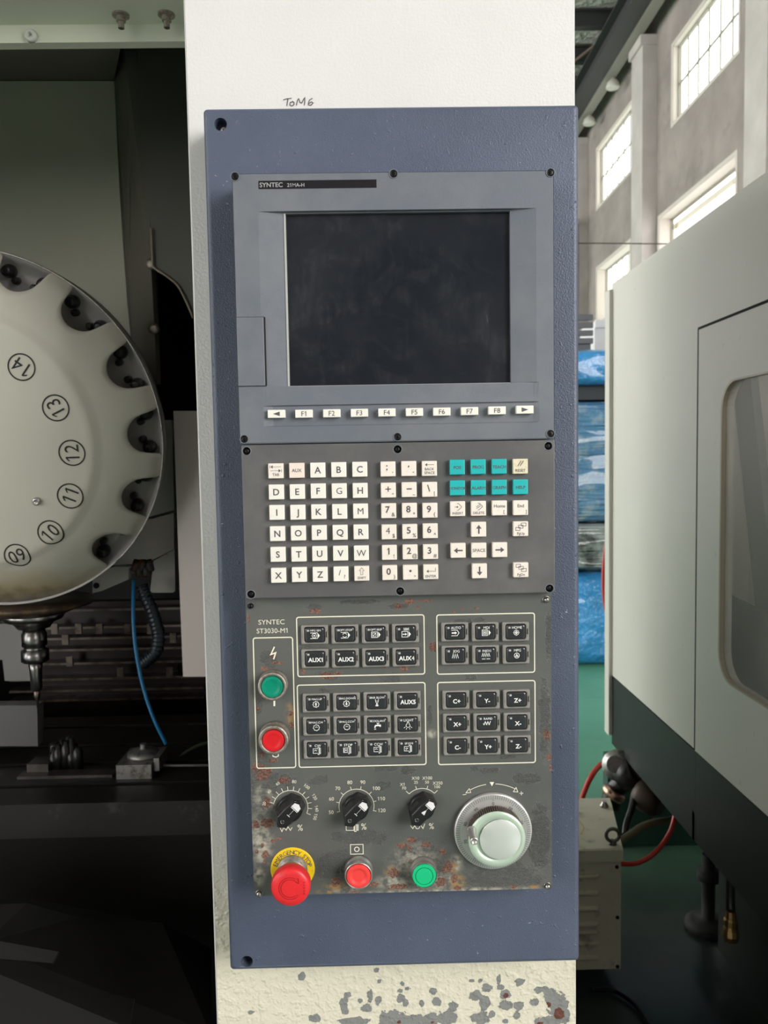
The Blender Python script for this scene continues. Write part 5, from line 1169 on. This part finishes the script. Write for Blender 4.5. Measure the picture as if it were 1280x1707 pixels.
c = n.mix(n.ramp(st_, -.225, -.265, 0, .75), src, (.50, .40, .20)); c = n.mix(n.ramp(st_, -.262, -.292, 0, .9), c, (.10, .06, .03)); n.l(c, n.b.inputs['Base Color'])
ND = 24; seg = NP_*ND; W2 = 2*PI/NP_
def rout(a):
    if math.sin(a) < -.80: return RO                # closed round the spindle
    d_ = ((a-ph0+W2/2) % W2)-W2/2
    lim = math.asin(RR_/RN); q = abs(d_)
    if q < lim*.985: rr = RN*math.cos(q)-math.sqrt(max(0, RR_**2-(RN*math.sin(q))**2))
    else: rr = RN*math.cos(lim*.985)
    if q > lim*.90:      # flared lips
        rr = rr+(RO-rr)*smooth((q-lim*.90)/(lim*.22))
    return min(rr, RO)
angs = sorted([ph0+W2*k+W2/2*math.copysign(abs(s_)**1, s_) for k in range(NP_) for s_ in [(-1+2*j/40) for j in range(40)]])
HS = .070
def hprof(r_):
    if r_ < .203: return HS-.004*(r_/.203)
    if r_ < .222: return HS-.004-.010*smooth((r_-.203)/.019)
    return (HS-.014)*(1-((r_-.222)/(RO-.222))**1.3)
g = MB(); loops = []
for f_ in (.001, .08, .16, .195, .203, .209, .216, .222): loops.append([Lp(f_, a, hprof(f_)) for a in angs])
for q in (.25, .5, .75, 1.0): loops.append([Lp(.222+(rout(a)-.222)*q, a, hprof(.222+(rout(a)-.222)*q)) for a in angs])
loops.append([Lp(rout(a)-.0005, a, hprof(rout(a))-.006) for a in angs])
g.loft(loops, smooth=True, cap0=True, cap1=False)
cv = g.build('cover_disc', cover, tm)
g = MB(); g.lathe(MC, [(.002, -.024), (.275, -.024), (.292, -.020), (.3025, .004), (.3045, .004), (.296, -.05), (.25, -.12), (.1, -.14)], ax=NV, n=96, cap1=True)
lab(g.build('shroud', mat('shroud_grey', (.46, .44, .42), .35, .3), tm), 'grey shroud behind the scalloped rim')
g = MB(); g.tube([Lp(.3035, math.radians(-48+i*1.8), .005) for i in range(97)], .0014, 6, sub=1); lab(g.build('rim_edge', M['steel'], tm), 'thin bright sheet edge')
grip = mat('gripper_black', (.015, .014, .013), .35, .3)
for k in range(NP_):
    a = ph0+W2*k
    if math.cos(a) < -.15 or math.sin(a) < -.80: continue
    g = MB()
    for da, rr in ((.105, .276), (-.105, .276)):
        g.lathe(Lp(rr, a+da, -.024), [(.011, 0), (.011, .012), (.008, .018), (.008, .022), (.004, .023)], ax=NV, n=14)
        g.lathe(Lp(rr-.012, a+da*.55, -.024), [(.006, 0), (.006, .012), (.004, .016)], ax=NV, n=10)
    g.build('gripper', grip, tm)
nink = mat('number_black', (.015, .014, .014), .6)
def cap_uv(a, b, h):
    r = ray(a, b); tt = ((L3(0, 0, h)-EYE).dot(NV))/r.dot(NV); q = EYE+r*tt-MC
    return q.dot(UV), q.dot(VV)
for s_, pa, pb in (('14', 36, 612), ('13', 93, 680), ('12', 120, 755), ('11', 117, 827), ('10', 84, 888), ('09', 28, 927)):
    cx_, cy_ = cap_uv(pa, pb, HS-.003); a = math.atan2(cy_+.02, cx_); g = MB()
    fl_ = lambda u, v: L3(u, v, hprof(math.hypot(u, v))+.0006)
    g.stroke([(cx_+.0205*math.cos(q*PI/16), cy_+(.0205)*math.sin(q*PI/16)) for q in range(32)], .0023, fl_, closed=True)
    g.text(s_, cx_, cy_, .0225, fl_, rot=a+PI/2, sx=.9)
    lab(g.build('pocket_number', nink, tm), 'ringed pocket number '+s_)
g = MB(); p = P(61, 836, 1.3); v_ = p-MC; u0 = v_.dot(UV); ry_ = ray(61, 836); tt_ = ((L3(0, 0, .07)-EYE).dot(NV))/(ry_.dot(NV)); o = EYE+ry_*tt_
g.lathe(o, [(.007, -.004), (.0065, .002), (.005, .0035), (.0025, .0035), (.002, .001)], ax=NV, n=16); g.build('cover_screw', M['steel'], tm)
g = MB(); g.lathe(MC, [(.12, -.14), (.12, -.35)], ax=NV, n=32); lab(g.build('hub', oil, tm), 'oily black hub')
for _o in bpy.data.objects:
    if '_o' in _o: del _o['_o']
    if '_m' in _o: del _o['_m']
